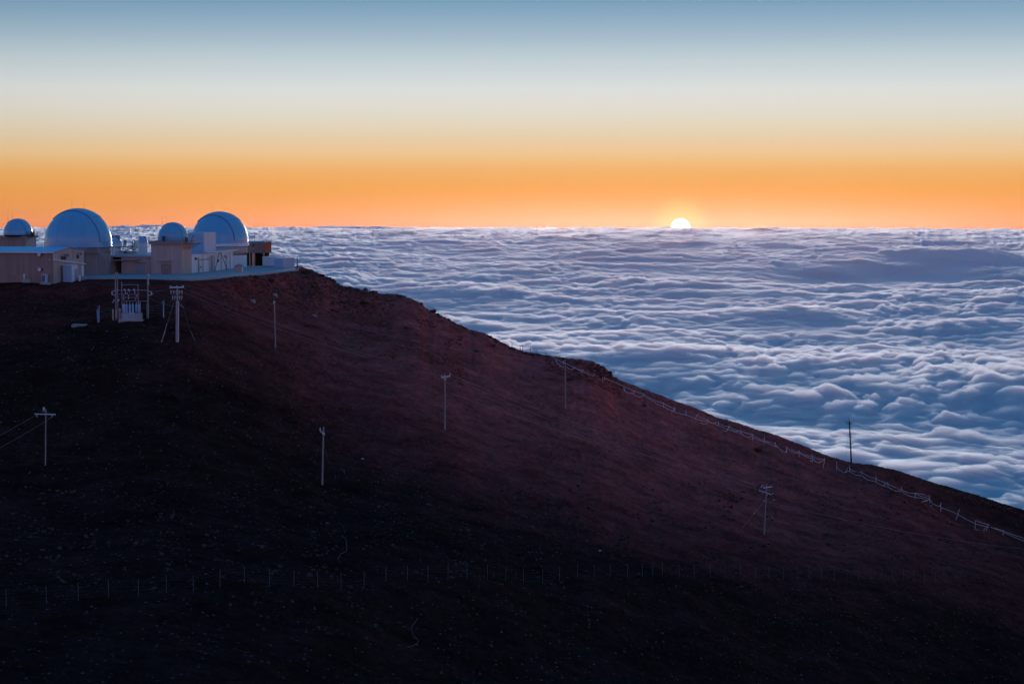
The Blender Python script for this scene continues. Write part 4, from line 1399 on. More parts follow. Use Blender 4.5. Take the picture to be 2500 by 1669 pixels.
# ------------------------------------------------------------------ wires between them
def wire(label, ends, sag, r=0.012, mat=None, group='overhead wires'):
    """ends: list of (px, py, Y); the wire hangs between successive points"""
    P_ = [at(*e) for e in ends]; pts = []
    for i in range(len(P_) - 1):
        n = 14
        for k in range(n + (i == len(P_) - 2)):
            f_ = k / n
            pts.append(P_[i].lerp(P_[i + 1], f_) - Vector((0, 0, sag[i] * 4 * f_ * (1 - f_))))
    o = MB().tube(pts, r, 4, cap=False).build('power_line', mat or M_WIRE)
    tag(o, label, 'wire', group)
    return o


def YP(k):
    return POLE_TOPS[k][1].y


SUBY = hit_Y(320, 779)
wire('wire from the substation down to the slim bare pole', [(364, 673, SUBY), (670, 743, YP('B'))], [0.25])
wire('wire from the slim bare pole to the pole below the outcrop', [(670, 745, YP('B')), (1375, 886, YP('D'))], [1.6])
wire('dark wire across the clouds from outcrop pole to crest pole', [(1381, 884, YP('D')), (2067, 1031, YP('E'))], [2.6], 0.022, M_DSTEEL)
wire('upper dark wire leaving the crest pole to the right', [(2074, 1020, YP('E')), (2640, 1195, YP('E') + 20)], [2.5], 0.022, M_DSTEEL)
wire('lower dark wire leaving the crest pole to the right', [(2078, 1030, YP('E')), (2640, 1205, YP('E') + 20)], [3.0], 0.022, M_DSTEEL)
wire('upper wire from the stout three-arm pole to mid slope pole', [(449, 704, YP('A')), (1077, 918, YP('C'))], [0.8])
wire('lower wire from the stout three-arm pole to mid slope pole', [(446, 713, YP('A')), (1079, 920, YP('C'))], [1.1])
wire('upper wire from mid slope pole to skewed crossarm pole', [(1099, 915, YP('C')), (1858, 1188, YP('F'))], [0.6], 0.016)
wire('lower wire from mid slope pole to skewed crossarm pole', [(1097, 919, YP('C')), (1856, 1196, YP('F'))], [1.4], 0.016)
wire('long cable passing low on the skewed crossarm pole', [(1087, 955, YP('C')), (1869, 1222, YP('F')), (2560, 1345, YP('F') + 35)], [0.2, 1.2], 0.016)
wire('upper wire running out left from the wide crossarm pole', [(86, 1014, YP('H')), (-150, 1140, YP('H') - 25)], [0.15], 0.016)
wire('lower wire running out left from the wide crossarm pole', [(127, 1018, YP('H')), (-150, 1166, YP('H') - 25)], [0.4], 0.016)
wire('short wire from the substation to the stout pole', [(378, 710, SUBY), (413, 703, YP('A'))], [0.25])
wire('low drop wire from the substation to the stout pole', [(363, 727, SUBY), (430, 749, YP('A'))], [0.2])

# ------------------------------------------------------------------ substation
PB = ground_hit(320, 779); PB.z -= 0.1
t = thing('substation', 'small electrical substation with wooden frame, switchgear and grey tanks below the link block', 'substation', PB, 0)
q = lambda px, py, dy=0.0: at(px, py, PB.y + dy) - PB
MB().box(q(292, 779).x, q(352, 779).x, -1.2, 3.0, -1.5, 0.05).build('concrete_base', M_CONC, t)
for px, y0, r_, mt in ((282, 666, 0.16, M_WOOD), (286.6, 666, 0.12, M_WOOD), (360.5, 671, 0.15, M_WOOD), (357.5, 741, 0.07, M_WOOD)):
    b = q(px, 779); MB().tube([(b.x, 0.6, -1.0), (b.x, 0.6, q(px, y0).z)], r_, 8, r_ * 0.8).build('pole', mt, t)
for px, y0 in ((297, 690), (336.5, 694)):
    b = q(px, 745); MB().tube([(b.x, 0.4, 0.1), (b.x, 0.4, q(px, y0).z)], 0.08, 6).build('upright', M_WOOD, t)
MB().sphere(q(297, 690, 0.4), 0.13, 8, 5).build('finial', M_WOOD, t)
for x0, x1, py, r_, mt in ((296, 338, 695, 0.05, M_STEEL), (287, 360, 708.3, 0.07, M_STEEL), (290, 341, 718.5, 0.05, M_STEEL), (297, 339, 726, 0.06, M_STEEL), (302, 333, 734, 0.06, M_WOOD), (336, 361, 735, 0.05, M_STEEL), (279, 361, 674, 0.04, M_STEEL)):
    MB().tube([q(x0, py, 0.35), q(x1, py, 0.35)], r_, 5).build('beam', mt, t)
for px in (304.5, 314.5, 327.5):
    m = MB(); p = q(px, 711, 0.3); insulator(m, p, 0.45, 0.12)
    m.tube([p + Vector((-0.2, 0, 0.42)), p + Vector((0.05, 0, 0.46)), p + Vector((0.12, 0, 0.1)), p + Vector((0.18, 0, -0.25))], 0.045, 5)
    m.build('insulator', M_PORC, t)
for px, py in ((306, 717.5), (311, 717.5), (329, 717), (302, 724), (314, 724), (333, 724), (302, 731), (314, 730), (331, 732), (284.5, 672), (286, 668), (285.5, 711), (283.5, 719)):
    m = MB(); insulator(m, q(px, py, 0.2), 0.32, 0.12); m.build('insulator', M_PORC, t)
# side brackets
for sgn, pts in ((-1, ((280.5, 709), (272.5, 712), (272.5, 718.5), (280.5, 720.5))), (1, ((363, 710.5), (371, 712), (371, 720), (362, 721)))):
    w_ = [q(x, y, 0.3) for x, y in pts]
    MB().tube(w_, 0.09, 6).build('side_bracket', M_PORC, t)
    MB().tube([w_[1] + Vector((0.12 * -sgn, 0, -0.1)), w_[2] + Vector((0.12 * -sgn, 0, 0.1))], 0.13, 8).build('bushing', M_PORC, t)
MB().tube([q(371, 717, 0.3), q(375, 717, 0.3)], 0.04, 5).build('spur', M_PORC, t)
m = MB().tube([q(362, 669.5, 0.4), q(362.5, 675, 0.4)], 0.13, 8).tube([q(361.6, 676, 0.4), q(362, 690, 0.4), q(362.8, 695, 0.4)], 0.08, 6)
m.build('surge_arrester', M_PORC, t)
for px, py, r_ in ((289.5, 732.5, 0.2), (278.5, 733, 0.15), (276, 737.5, 0.17), (286, 737.5, 0.15)):
    MB().sphere(q(px, py, 0.1), r_, 10, 6).build('lamp', M_PORC if py < 735 else M_STEEL, t)
# tanks and cabinets
for px, wpx, y0, y1 in ((303.2, 8.5, 742.5, 764), (309.8, 4.2, 742.5, 766), (317.3, 5.2, 742.5, 767), (324.6, 5.2, 742.5, 767), (333, 4.4, 742.5, 762), (339, 5, 742.5, 765), (342.5, 2.2, 742.5, 765)):
    c = q(px, y1, -0.2); r_ = wpx / 2 * PB.y / F; h = (y1 - y0) * PB.y / F
    tk = MB().lathe([(0.001, 0), (r_, 0), (r_, h * 0.92), (r_ * 0.75, h), (0.001, h)], 12, (c.x, c.y, c.z)).build('tank', M_BLUE, t)
    fn = MB()
    for k in range(5):
        z = c.z + h * (0.12 + 0.17 * k)
        fn.lathe([(r_ * 1.0, z), (r_ * 1.14, z + 0.03), (r_ * 1.14, z + 0.08), (r_ * 1.0, z + 0.11)], 12, (c.x, c.y, 0))
    fn.build('cooling_fin', M_BLUE, tk)
    m = MB(); insulator(m, (c.x, c.y, c.z + h), 0.36, 0.07); m.tube([(c.x, c.y, c.z + h + 0.3), (c.x, c.y, c.z + h + 0.6)], 0.03, 5); m.build('bushing', M_PORC, tk)
for x0, x1 in ((299, 315.4), (316, 333), (334, 341), (341.5, 348)):
    a, b = q(x0, 778), q(x1, 764)
    c_ = MB().box(a.x, b.x, -0.9, 0.2, 0.05, b.z).build('cabinet', M_BLUE if x0 < 334 else M_STEEL, t)
    MB().box(a.x + 0.1, b.x - 0.1, -0.93, -0.903, 0.2, b.z - 0.1).build('cabinet_door', M_STEEL, c_)
MB().sphere(q(316, 761.5, -0.8), 0.12, 8, 5).build('lamp', M_WHITE, t)
for px, y0, y1, wpx in ((277.5, 754, 774, 2.6), (285.5, 754, 769, 2.4), (294, 752, 760, 4), (294.3, 761, 777, 2.4)):
    a, b = q(px - wpx / 2, y1), q(px + wpx / 2, y0)
    MB().box(a.x, b.x, -0.7, -0.5, a.z - (0.5 if y1 > 765 else 0.0), b.z).build('marker_board', M_TAN if wpx != 4 else M_STEEL, t)

for lab, px, y0, y1, lean in (('torn mesh fence panel left of the substation', 242, 737, 779, -1), ('mesh fence post right of the substation', 399.5, 737, 780, 1)):
    Bf = ground_hit(px, y1)
    f = thing('fence_post', lab, 'fence', Bf, 0)
    h = (y1 - y0) * Bf.y / F
    MB().tube([(-0.02 * lean, 0, -0.4), (0.04, 0, h * 0.75), (0.14, 0, h)], 0.11 if lean > 0 else 0.06, 6, 0.04).build('post', M_BLUE, f)
    MB().tube([(0.02, 0, h * 0.7), (-0.2, 0, h * 0.96)], 0.04, 5).build('outrigger', M_BLUE, f)
    if lean < 0:
        ms = MB()
        for k in range(7):
            x = -0.42 + k * 0.08
            ms.tube([(x * 0.75, -0.05, 0.0), (x + 0.02 * math.sin(k * 2.1), -0.05, h * (0.75 + 0.06 * math.sin(k * 1.7)))], 0.022, 4)
        for k in range(9):
            z = h * 0.08 * k + 0.05
            ms.tube([(-0.34 - 0.1 * k / 9, -0.05, z), (0.06, -0.05, z + 0.04)], 0.016, 4)
        ms.build('mesh', M_BLUE, f)
    for k in range(5):
        MB().tube([(0.0, 0, h * (0.15 + 0.14 * k)), tuple(ground_hit(282 if lean < 0 else 361, 777) - Bf + Vector((0, 0, h * (0.15 + 0.14 * k))))], 0.010, 4).build('strand', M_WIRE, f)

# ------------------------------------------------------------------ rope fence on bleached posts along the ridge
def z5(x, y): return (1000 + x * .2554, 780 + y * .2554)
def z6(x, y): return (1500 + x * .2554, 880 + y * .2554)
def z7(x, y): return (2000 + x * .2551, 950 + y * .2551)


def rope_fence(label, ref, posts, ropes):
    Bf = ground_hit(ref[0], ref[1])
    f = thing('rope_fence', label, 'fence', Bf, 0, 'sagging rope fence along the ridge')
    for (tx, ty), (bx, by) in posts:
        e = ground_hit(bx, by, 0.15); top = at(tx, ty, e.y)
        MB().tube([e - Bf, top - Bf], 0.065, 5, 0.055).build('post', M_ROPE, f)
    for line in ropes:
        pts = []
        for (x, y) in line:
            Y = ground_hit(x, y + 7).y
            pts.append(at(x, y, Y) - Bf)
        sm = []
        for i in range(len(pts) - 1):
            for k in range(3):
                f_ = k / 3
                sm.append(pts[i].lerp(pts[i + 1], f_) + Vector((0, 0, random.uniform(-0.02, 0.02))))
        sm.append(pts[-1])
        MB().tube(sm, 0.052, 5).build('rope', M_ROPE, f)
    return f


def vpost(fn, x, y0, y1, x1=None): return (fn(x, y0), fn(x1 if x1 is not None else x + 2, y1))


rope_fence('upper run of white rope fence passing behind the outcrop pole', z5(1500, 440),
           [vpost(z5, 1400, 380, 420), vpost(z5, 1470, 395, 440), vpost(z5, 1575, 448, 485), vpost(z5, 1668, 478, 522, 1635), vpost(z5, 1762, 512, 552)],
           [[z5(*p) for p in ((1355, 345), (1400, 375), (1470, 410), (1510, 425), (1560, 455), (1640, 490), (1700, 515), (1765, 545))],
            [z5(*p) for p in ((1398, 395), (1415, 420), (1440, 440), (1480, 455))],
            [z5(*p) for p in ((1505, 450), (1520, 468), (1560, 478), (1575, 455), (1600, 475), (1665, 485))]])
rope_fence('long middle run of white rope fence sagging between leaning posts', z6(900, 590),
           [vpost(z5, 1845, 545, 582), vpost(z5, 1862, 545, 575), vpost(z6, 92, 258, 292), vpost(z6, 185, 285, 318), vpost(z6, 280, 310, 345), vpost(z6, 470, 398, 460), vpost(z6, 577, 440, 505), vpost(z6, 683, 478, 540), vpost(z6, 792, 512, 575, 772),
            vpost(z6, 893, 548, 605), vpost(z6, 993, 580, 640), vpost(z6, 1103, 618, 680, 1070), vpost(z6, 1207, 658, 712), vpost(z6, 1320, 698, 745), vpost(z6, 1432, 732, 785),
            vpost(z6, 1538, 778, 832), vpost(z6, 1646, 818, 882), vpost(z6, 1765, 855, 912), vpost(z6, 1890, 895, 962), vpost(z6, 2013, 928, 1002, 1995)],
           [[z5(*p) for p in ((1860, 550), (1900, 575), (1950, 595))] + [z6(*p) for p in ((0, 205), (90, 245), (190, 290), (280, 320), (330, 350), (400, 385), (470, 410), (520, 435), (577, 460))],
            [z6(*p) for p in ((90, 265), (110, 300), (145, 310), (180, 315), (200, 335), (240, 350), (280, 335), (310, 355), (350, 375), (400, 410), (470, 440), (520, 468), (577, 490), (640, 510), (700, 520), (760, 548), (800, 565), (860, 580), (893, 575))],
            [z6(*p) for p in ((790, 515), (820, 540), (860, 560), (893, 570))],
            [z6(*p) for p in ((545, 500), (577, 455))],
            [z6(*p) for p in ((820, 595), (860, 605), (885, 600), (900, 575), (940, 600), (1000, 622), (1060, 650), (1103, 665), (1150, 680), (1210, 692))],
            [z6(*p) for p in ((905, 590), (940, 600), (980, 590))],
            [z6(*p) for p in ((995, 597), (1050, 625), (1103, 630), (1140, 655), (1190, 668))],
            [z6(*p) for p in ((1035, 665), (1070, 676), (1103, 632))],
            [z6(*p) for p in ((1107, 650), (1150, 672), (1210, 676), (1270, 695), (1320, 705), (1380, 745), (1440, 770), (1500, 780))],
            [z6(*p) for p in ((1208, 690), (1240, 720), (1290, 737), (1320, 712))],
            [z6(*p) for p in ((1325, 735), (1400, 765), (1460, 785), (1538, 818), (1560, 828))],
            [z6(*p) for p in ((1515, 785), (1535, 795), (1560, 825), (1585, 845), (1605, 868), (1640, 877), (1648, 830), (1690, 865), (1720, 882), (1765, 880), (1800, 900), (1850, 926), (1890, 930))],
            [z6(*p) for p in ((1690, 842), (1720, 868), (1765, 872), (1820, 905), (1890, 910), (1940, 937), (2010, 940))],
            [z6(*p) for p in ((1870, 955), (1890, 960), (1892, 925), (1920, 965), (1950, 976), (2012, 945))]])
rope_fence('lower run of white rope fence below the dark crest pole', z7(700, 940),
           [vpost(z7, 167, 690, 765), vpost(z7, 290, 730, 802), vpost(z7, 275, 750, 795, 240), vpost(z7, 408, 780, 832), vpost(z7, 543, 832, 908), vpost(z7, 660, 885, 932, 612), vpost(z7, 658, 900, 945), vpost(z7, 790, 932, 986), vpost(z7, 916, 988, 1056),
            vpost(z7, 1056, 1012, 1075), vpost(z7, 1163, 1085, 1145)],
           [[z7(*p) for p in ((165, 745), (200, 775), (240, 795))],
            [z7(*p) for p in ((290, 758), (330, 785), (395, 790), (450, 820), (540, 855), (600, 880), (660, 905), (720, 935), (790, 965), (850, 985), (915, 1000), (980, 1022), (1050, 1045))],
            [z7(*p) for p in ((245, 792), (290, 780), (350, 820), (410, 825), (450, 860), (540, 885), (600, 918), (660, 935), (720, 968), (790, 977), (850, 1015), (910, 1030), (980, 1040), (1040, 1065))],
            [z7(*p) for p in ((916, 990), (1000, 1005), (1056, 1030))],
            [z7(*p) for p in ((980, 1075), (1020, 1070), (1056, 1045), (1075, 1080), (1100, 1100), (1150, 1120), (1163, 1100))]])
rope_fence('last thin run of rope fence at the lower right edge', z7(1500, 1300),
           [vpost(z7, 1342, 1145, 1215, 1305), vpost(z7, 1498, 1250, 1310, 1490), vpost(z7, 1616, 1288, 1340, 1600), vpost(z7, 1590, 1320, 1338, 1570), vpost(z7, 1760, 1345, 1375)],
           [[z7(*p) for p in ((1165, 1130), (1240, 1155), (1300, 1182), (1360, 1215), (1430, 1252), (1500, 1287), (1560, 1302), (1620, 1317))],
            [z7(*p) for p in ((1500, 1253), (1560, 1277), (1630, 1295))],
            [z7(*p) for p in ((1640, 1317), (1720, 1347), (1800, 1382), (1900, 1427), (1960, 1450))],
            [z7(*p) for p in ((1680, 1327), (1760, 1352), (1850, 1387), (1960, 1425))]])

# dark pipe railing on the ridge
Bf = ground_hit(1290, 858)
f = thing('pipe_railing', 'short dark pipe railing on the ridge against the clouds', 'railing', Bf, 0)
tops = []
for px, y0, y1 in ((1250, 839, 849), (1270, 844, 856), (1276, 843, 858), (1295, 850, 861), (1311, 854, 864), (1333, 860, 868)):
    e = ground_hit(px, float(ridge_py(px)) + 1.0, 0.3); tp = at(px, y0, e.y)
    MB().tube([e - Bf, tp - Bf], 0.06, 5).build('post', M_DSTEEL, f)
    tops.append(tp - Bf)
MB().tube([p - Vector((0, 0, 0.1)) for p in tops[:3]], 0.05, 5).build('rail', M_DSTEEL, f)
MB().tube([p - Vector((0, 0, 0.25)) for p in tops[2:]], 0.03, 5).build('rail', M_DSTEEL, f)

# ------------------------------------------------------------------ wire fence across the foreground
FP = [(297, 370), (500, 365), (693, 345), (883, 335), (1060, 322), (1232, 318), (1402, 298), (1558, 290), (1717, 277), (1873, 274), (2025, 268), (2173, 258), (2320, 248)]
fp = [(x * .3831, 1330 + y * .3831) for x, y in FP]
fp += [(800 + x * .3831, 1330 + y * .3831) for x, y in ((372, 243), (508, 237), (638, 236), (767, 234), (889, 232), (1018, 231), (1134, 230), (1249, 228), (1370, 225), (1477, 223), (1592, 222), (1698, 221), (1800, 220), (1910, 217), (2006, 215), (2070, 214), (2133, 213), (2240, 213))]
fp += [(1600 + x * .3831, 1330 + y * .3831) for x, y in ((250, 213), (350, 213), (443, 214), (540, 215), (638, 216), (724, 217), (815, 218), (903, 219), (980, 220), (1060, 221), (1140, 222), (1220, 223), (1295, 225), (1370, 227), (1440, 229), (1510, 231), (1578, 233), (1645, 235), (1715, 237), (1785, 239), (1850, 241), (1915, 243))]
fp = [(-60, 1480), (15, 1476)] + fp
Bf = ground_hit(1200, 1417)
f = thing('wire_fence', 'long thin wire fence with evenly spaced posts across the dark foreground', 'fence', Bf, 0)
base_mesh = MB().tube([(0, 0, -0.4), (0, 0, 2.15)], 0.026, 5, 0.024).mesh('post')
basep = []
M_POST = material('dull fence steel', (0.22, 0.20, 0.21), 0.7, 0.2, 2.0)
for px, py in fp:
    e = ground_hit(px, py)
    o = link('post', base_mesh, M_POST, f)
    o.location = e - Bf
    o.rotation_euler = (random.uniform(-0.03, 0.03), random.uniform(-0.03, 0.03), 0)
    basep.append(e - Bf)
for k in range(5):
    z = 0.35 + k * 0.4
    MB().tube([p + Vector((0, 0, z + random.uniform(-0.02, 0.02))) for p in basep], 0.0025, 3, cap=False).build('strand', M_POST, f)

# ================================================================== rocks, shrubs, litter
def ico(sub):
    import bmesh
    bm = bmesh.new(); bmesh.ops.create_icosphere(bm, subdivisions=sub, radius=1.0)
    v = np.array([x.co[:] for x in bm.verts]); f = [[q.index for q in p.verts] for p in bm.faces]
    bm.free()
    return v, f


IV2, IF2 = ico(2); IV1, IF1 = ico(1)


def rock_verts(v, seed, amp):
    r_ = np.random.default_rng(seed)
    d = v.copy()
    for k in range(7):                      # chop with random planes: angular broken lava
        n = r_.normal(size=3); n /= np.linalg.norm(n)
        h = r_.uniform(0.45, 0.8)
        s_ = d @ n
        d = d - np.outer(np.maximum(s_ - h, 0), n)
    d *= (1 + amp * r_.normal(size=(len(d), 1)))
    d *= np.array([r_.uniform(0.8, 1.25), r_.uniform(0.8, 1.2), r_.uniform(0.55, 0.9)])
    return d


def rock_material(name, lo, hi):
    m = bpy.data.materials.new(name); m.use_nodes = True
    t = m.node_tree; b = t.nodes['Principled BSDF']
    b.inputs['Roughness'].default_value = 0.9; b.inputs['Specular IOR Level'].default_value = 0.0
    at_ = t.nodes.new('ShaderNodeAttribute'); at_.attribute_name = 'tone'
    tc = t.nodes.new('ShaderNodeTexCoord')
    oi = t.nodes.new('ShaderNodeObjectInfo')
    n = t.nodes.new('ShaderNodeTexNoise'); n.inputs['Scale'].default_value = 2.5; n.inputs['Detail'].default_value = 6
    t.links.new(tc.outputs['Object'], n.inputs['Vector'])
    a1 = t.nodes.new('ShaderNodeMath'); a1.operation = 'ADD'
    t.links.new(at_.outputs['Fac'], a1.inputs[0]); t.links.new(oi.outputs['Random'], a1.inputs[1])
    a2 = t.nodes.new('ShaderNodeMath'); a2.operation = 'MULTIPLY_ADD'; a2.inputs[1].default_value = 0.6; a2.inputs[2].default_value = -0.05
    t.links.new(a1.outputs[0], a2.inputs[0])
    a3 = t.nodes.new('ShaderNodeMath'); a3.operation = 'MULTIPLY'; t.links.new(a2.outputs[0], a3.inputs[0]); t.links.new(n.outputs['Fac'], a3.inputs[1])
    cr = t.nodes.new('ShaderNodeValToRGB')
    cr.color_ramp.elements[0].position = 0.05; cr.color_ramp.elements[0].color = (*lo, 1)
    cr.color_ramp.elements[1].position = 0.6; cr.color_ramp.elements[1].color = (*hi, 1)
    t.links.new(a3.outputs[0], cr.inputs[0]); t.links.new(cr.outputs[0], b.inputs['Base Color'])
    bp = t.nodes.new('ShaderNodeBump'); bp.inputs['Distance'].default_value = 0.12
    t.links.new(n.outputs['Fac'], bp.inputs['Height']); t.links.new(bp.outputs[0], b.inputs['Normal'])
    return m


M_ROCK = rock_material('lava rock', (0.07, 0.034, 0.027), (0.38, 0.20, 0.165))
M_REDROCK = rock_material('red lava rock', (0.09, 0.028, 0.02), (0.48, 0.15, 0.115))
M_STONE = rock_material('grey lava stone', (0.035, 0.022, 0.018), (0.19, 0.125, 0.11))
M_PALE = rock_material('pale stone', (0.40, 0.35, 0.34), (0.75, 0.68, 0.68))
ROCKS = []
for k in range(10):
    me = bpy.data.meshes.new('boulder')
    me.from_pydata([tuple(p) for p in rock_verts(IV2, 100 + k, 0.05)], [], IF2); me.update()
    ROCKS.append(me)
ROCK_SETS = {}


def rock_mesh(k, mat):
    key = (k, mat.name)
    if key not in ROCK_SETS:
        me = ROCKS[k].copy(); me.materials.append(mat); ROCK_SETS[key] = me
    return ROCK_SETS[key]


def boulder(px, py, size, mat, label, group, name='boulder', sink=0.3):
    p = ground_hit(px, py)
    o = link(name, rock_mesh(random.randrange(10), mat))
    o.location = (p.x, p.y, p.z - size * sink + size * 0.36)
    o.rotation_euler = (random.uniform(-0.4, 0.4), random.uniform(-0.4, 0.4), random.uniform(0, 6.28))
    s_ = size * 0.5
    o.scale = (s_ * random.uniform(0.85, 1.3), s_ * random.uniform(0.85, 1.3), s_ * random.uniform(0.8, 1.15))
    tag(o, label, 'boulder', group)
    return o


def zone(n, fx, fy, fs, mat, label, group):
    for _ in range(n):
        px = fx(); boulder(px, fy(px), fs(), mat, label, group)


R_ = random.random
U = random.uniform
# rocky bank below the end of the apron
zone(70, lambda: random.triangular(560, 940, 820), lambda px: float(ridge_py(px)) + 3 + 52 * R_() ** 1.3, lambda: 0.5 + 1.5 * R_() ** 2.2, M_ROCK,
     'dark lava boulder in the rocky bank below the apron end', 'boulders of the bank below the apron')
zone(24, lambda: U(760, 900), lambda px: float(ridge_py(px)) + U(-1, 9), lambda: U(0.9, 2.0), M_ROCK,
     'large dark boulder on the skyline right of the containers', 'skyline boulders beside the containers')
zone(34, lambda: U(850, 1090), lambda px: float(ridge_py(px)) + U(-1.0, 4), lambda: U(0.5, 1.3), M_REDROCK,
     'small reddish rock on the upper ridge line', 'rocks along the upper ridge line')
zone(46, lambda: random.triangular(1385, 1500, 1470), lambda px: float(ridge_py(px)) + U(-1.5, 26), lambda: 0.5 + 1.1 * R_() ** 1.6, M_REDROCK,
     'reddish boulder in the outcrop behind the rope fence', 'boulders of the ridge outcrop')
zone(50, lambda: U(1090, 1385), lambda px: float(ridge_py(px)) + U(-0.8, 5), lambda: U(0.45, 1.15), M_REDROCK,
     'small reddish rock on the ridge above the mid slope pole', 'rocks on the ridge above mid slope')
zone(60, lambda: U(1500, 2490), lambda px: float(ridge_py(px)) + U(-0.8, 6), lambda: U(0.3, 0.8), M_ROCK,
     'small dark rock on the lower ridge line beyond the rope fence', 'rocks on the lower ridge line')

# pale blocks and slabs that stand out on the slope
for px, py, sx, sy, sz, lab in ((618, 731, 1.0, 0.7, 0.5, 'grey concrete block on the slope, left of its pair near the slim pole'),
                                (672, 720, 0.9, 0.6, 0.45, 'grey concrete block just above the slim bare pole')):
    p = ground_hit(px, py)
    o = MB().prism([(-sx / 2, -sy / 2), (sx / 2, -sy / 2), (sx / 2, sy / 2), (-sx / 2, sy / 2)], -0.3, sz).build('concrete_block', M_CONC)
    o.location = p; o.rotation_euler = (0.05, -0.08, 0.2); tag(o, lab, 'block')
for (x0, x1, py, lab) in ((176, 213, 790, 'pale concrete slab lying on the dark slope left of the substation'),):
    pm_ = ground_hit((x0 + x1) / 2, py); w_ = (x1 - x0) * pm_.y / F
    o = MB().prism([(-w_ / 2, -0.7), (-w_ * 0.15, -1.0), (0, -0.6), (w_ / 2, -0.75), (w_ / 2, 0.6), (-w_ * 0.45, 0.7)], -1.2, 0.22).build('concrete_slab', M_DRUM)
    o.location = pm_; o.rotation_euler = (0.10, 0.02, 0); tag(o, lab, 'slab')
for px, py, sz, lab in ((769, 771, 1.35, 'large pale boulder on the slope right of the slim pole'), (888, 829, 0.5, 'white stone alone below the rocky bank'),
                        (676, 669, 0.45, 'white stone on the bank just under the apron'), (886, 1115, 0.55, 'white stone right of the hooked bracket pole'),
                        (1465, 1347, 0.6, 'white stone above the wire fence, lower middle'), (2273, 1233, 0.55, 'white stone below the lower rope fence'),
                        (2319, 1268, 0.4, 'white stone beyond the end of the lower rope fence'), (2386, 1287, 0.45, 'white stone by the last thin rope fence')):
    o = boulder(px, py, sz, M_PALE, lab, None, 'pale_stone', 0.2)
    o['category'] = 'stone'

# loose stones: too many to count
def stones(name, label, mat, plan, seed):
    V, Fc, T = [], [], []
    base = [rock_verts(IV1, 300 + k, 0.08) for k in range(12)]
    rs = np.random.default_rng(seed)
    specs = []
    for n, x0, x1, y0f, y1f, s0, s1, power, tone0, tone1, clump in plan:
        k = 0; tries = 0
        while k < n and tries < n * 8:
            tries += 1
            px = rs.uniform(x0, x1); rp = float(ridge_soft(px))
            a, b = y0f(rp), y1f(rp)
            py = rs.uniform(min(a, b), max(a, b))
            if py < rp - 2:
                continue
            if clump and float(fbm(px / 90.0, py / 40.0, 2, 151)) < clump * (rs.uniform(0.0, 1.0)):
                continue
            specs.append((px, py, s0 + (s1 - s0) * rs.random() ** power, rs.uniform(tone0, tone1))); k += 1
    o = 0
    for px, py, s_, tn in specs:
        p = ground_hit(px, py)
        d = base[rs.integers(12)]
        a = rs.uniform(0, 6.283); c, sn = math.cos(a), math.sin(a)
        q = d * (s_ * 0.5)
        q = np.stack([q[:, 0] * c - q[:, 1] * sn + p.x, q[:, 0] * sn + q[:, 1] * c + p.y, q[:, 2] + p.z + 0.08 * s_], -1)
        V.append(q); Fc.append(np.array(IF1) + o); o += len(q); T.append(np.full(len(q), tn))
    V = np.concatenate(V); Fc = np.concatenate(Fc); T = np.concatenate(T)
    me = bpy.data.meshes.new(name); me.from_pydata(V.tolist(), [], Fc.tolist()); me.update()
    at_ = me.attributes.new('tone', 'FLOAT', 'POINT'); at_.data.foreach_set('value', T.astype(np.float32))
    return link(name, me, mat, kind='stuff', label=label)


stones('loose_stones', 'loose grey lava stones scattered over the dark lower slope', M_STONE, [
    (3600, -40, 2540, lambda r: 1180, lambda r: 1440, 0.16, 0.95, 3.4, 0.0, 1.0, 0.35),      # stony belt above the fence
    (1300, -40, 2540, lambda r: 1430, lambda r: 1669, 0.10, 0.6, 3.5, 0.0, 1.0, 0.3),
    (1200, -40, 800, lambda r: r + 15, lambda r: 1200, 0.12, 0.55, 3.2, 0.0, 0.8, 0.3),
    (700, 150, 560, lambda r: 700, lambda r: 900, 0.15, 0.6, 3.0, 0.0, 1.0, 0.2)], 77)
stones('red_rubble', 'reddish lava rubble on the rocky bank and upper slope', M_REDROCK, [
    (2000, 540, 960, lambda r: r + 2, lambda r: r + 85, 0.25, 1.1, 2.4, 0.0, 1.0, 0.0),
    (900, 880, 1130, lambda r: r + 30, lambda r: r + 150, 0.2, 0.9, 2.4, 0.0, 1.0, 0.25),
    (900, 1330, 1520, lambda r: r + 1, lambda r: r + 42, 0.2, 0.8, 2.0, 0.0, 1.0, 0.0),
    (1700, 900, 2520, lambda r: r + 0.5, lambda r: r + 14, 0.15, 0.6, 2.0, 0.0, 0.9, 0.0),
    (2600, 700, 2520, lambda r: r + 8, lambda r: 1200, 0.12, 0.6, 3.0, 0.0, 1.0, 0.3)], 78)


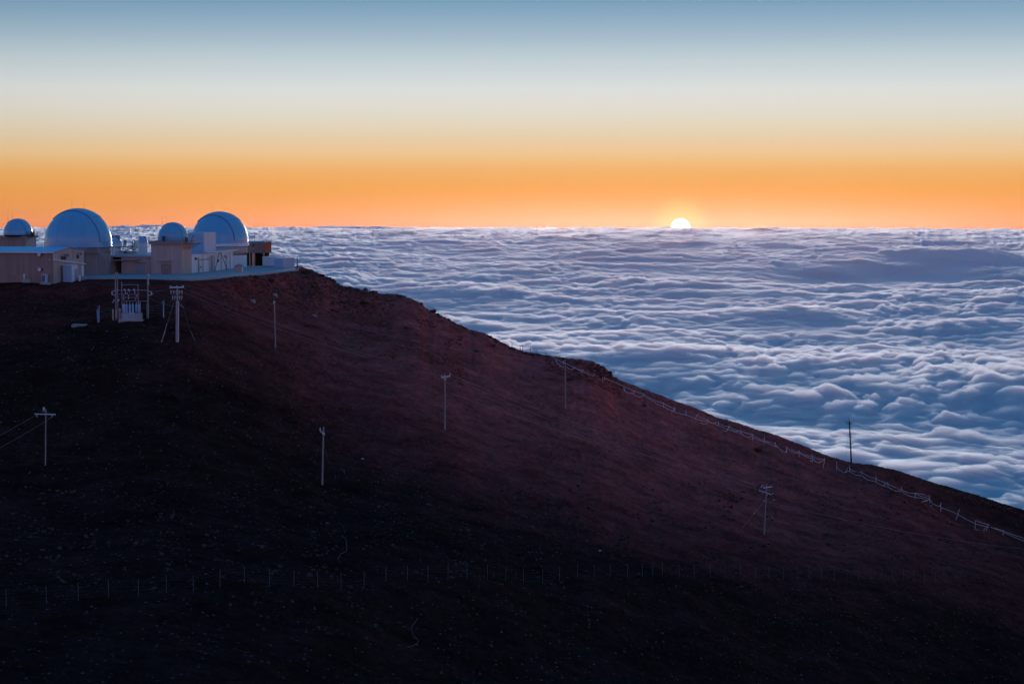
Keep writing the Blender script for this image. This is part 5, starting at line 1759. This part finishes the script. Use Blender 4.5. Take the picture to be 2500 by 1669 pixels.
# ------------------------------------------------------------------ dry shrubs
def shrub(px, py, size, lab):
    p = ground_hit(px, py); rs = random.Random(int(px * 7 + py))
    t = thing('dry_shrub', lab, 'shrub', p, rs.uniform(0, 6), 'low dry shrubs on the cinder slope')
    m = MB()
    for k in range(150):
        a = rs.uniform(0, 6.283); r0 = rs.random() ** 0.6 * size * 0.55; el = rs.uniform(0.3, 1.45)
        b0 = Vector((r0 * 0.6 * math.cos(a), r0 * 0.6 * math.sin(a), 0.0))
        ln = size * rs.uniform(0.35, 0.62)
        d = Vector((math.cos(a) * math.cos(el), math.sin(a) * math.cos(el), math.sin(el))) * ln
        s_ = Vector((-math.sin(a), math.cos(a), 0)) * size * 0.022
        md = b0 + d * 0.6 + Vector((0, 0, 0.04 * size)); e = b0 + d
        m.add([b0 - s_, b0 + s_, md + s_ * 0.9, md - s_ * 0.9, e], [(0, 1, 2, 3), (3, 2, 4)])
    m.build('foliage', M_SHRUB, t)
    MB().lathe([(size * 0.12, -0.2), (size * 0.2, 0.05), (size * 0.1, size * 0.2), (0.001, size * 0.22)], 8).build('stem', M_WOOD, t)


M_SHRUB = material('dry shrub leaves', (0.15, 0.085, 0.055), 0.9, 0.3, 4.0)
for px, py, s_, lab in ((1851, 1103, 2.4, 'largest dry shrub, below the middle of the rope fence'), (1392, 934, 1.9, 'dry shrub right of the outcrop pole'),
                        (1203, 846, 1.3, 'dry shrub high on the slope left of the pipe railing'), (1164, 862, 1.2, 'dry shrub between the mid slope pole and the ridge'),
                        (2178, 1212, 1.8, 'dry shrub under the lower rope fence'), (2190, 1174, 1.3, 'dry shrub above the lower rope fence'),
                        (2228, 1196, 1.5, 'dry shrub above the end of the lower rope fence'), (2286, 1172, 1.0, 'dark shrub on the lower ridge skyline'),
                        (751, 792, 1.5, 'dry shrub below the large pale boulder'), (894, 745, 1.6, 'dry shrub just under the upper ridge'),
                        (813, 760, 1.3, 'dry shrub right of the rocky bank'), (1572, 992, 1.2, 'dry shrub beneath the sagging rope loops'),
                        (2175, 1151, 0.9, 'low shrub on the ridge right of the crest pole'), (990, 800, 1.1, 'dry shrub on the red upper slope')):
    shrub(px, py, s_, lab)

# ------------------------------------------------------------------ stray cables lying on the ground
for lab, pts in (('pale stray cable snaking down the stony slope above the wire fence', [(839, 1267), (834, 1278), (844, 1290), (838, 1303), (835, 1311), (844, 1316), (847, 1339), (845, 1352), (832, 1363), (825, 1374)]),
                 ('pale stray cable lying below the wire fence', [(1020, 1502), (1005, 1518), (1007, 1533), (1020, 1548), (1021, 1560), (1008, 1570), (993, 1573)])):
    P_ = [ground_hit(x, y) + Vector((0, 0, 0.08)) for x, y in pts]
    o = MB().tube(P_, 0.014, 5).build('stray_cable', M_WIRE); tag(o, lab, 'cable')
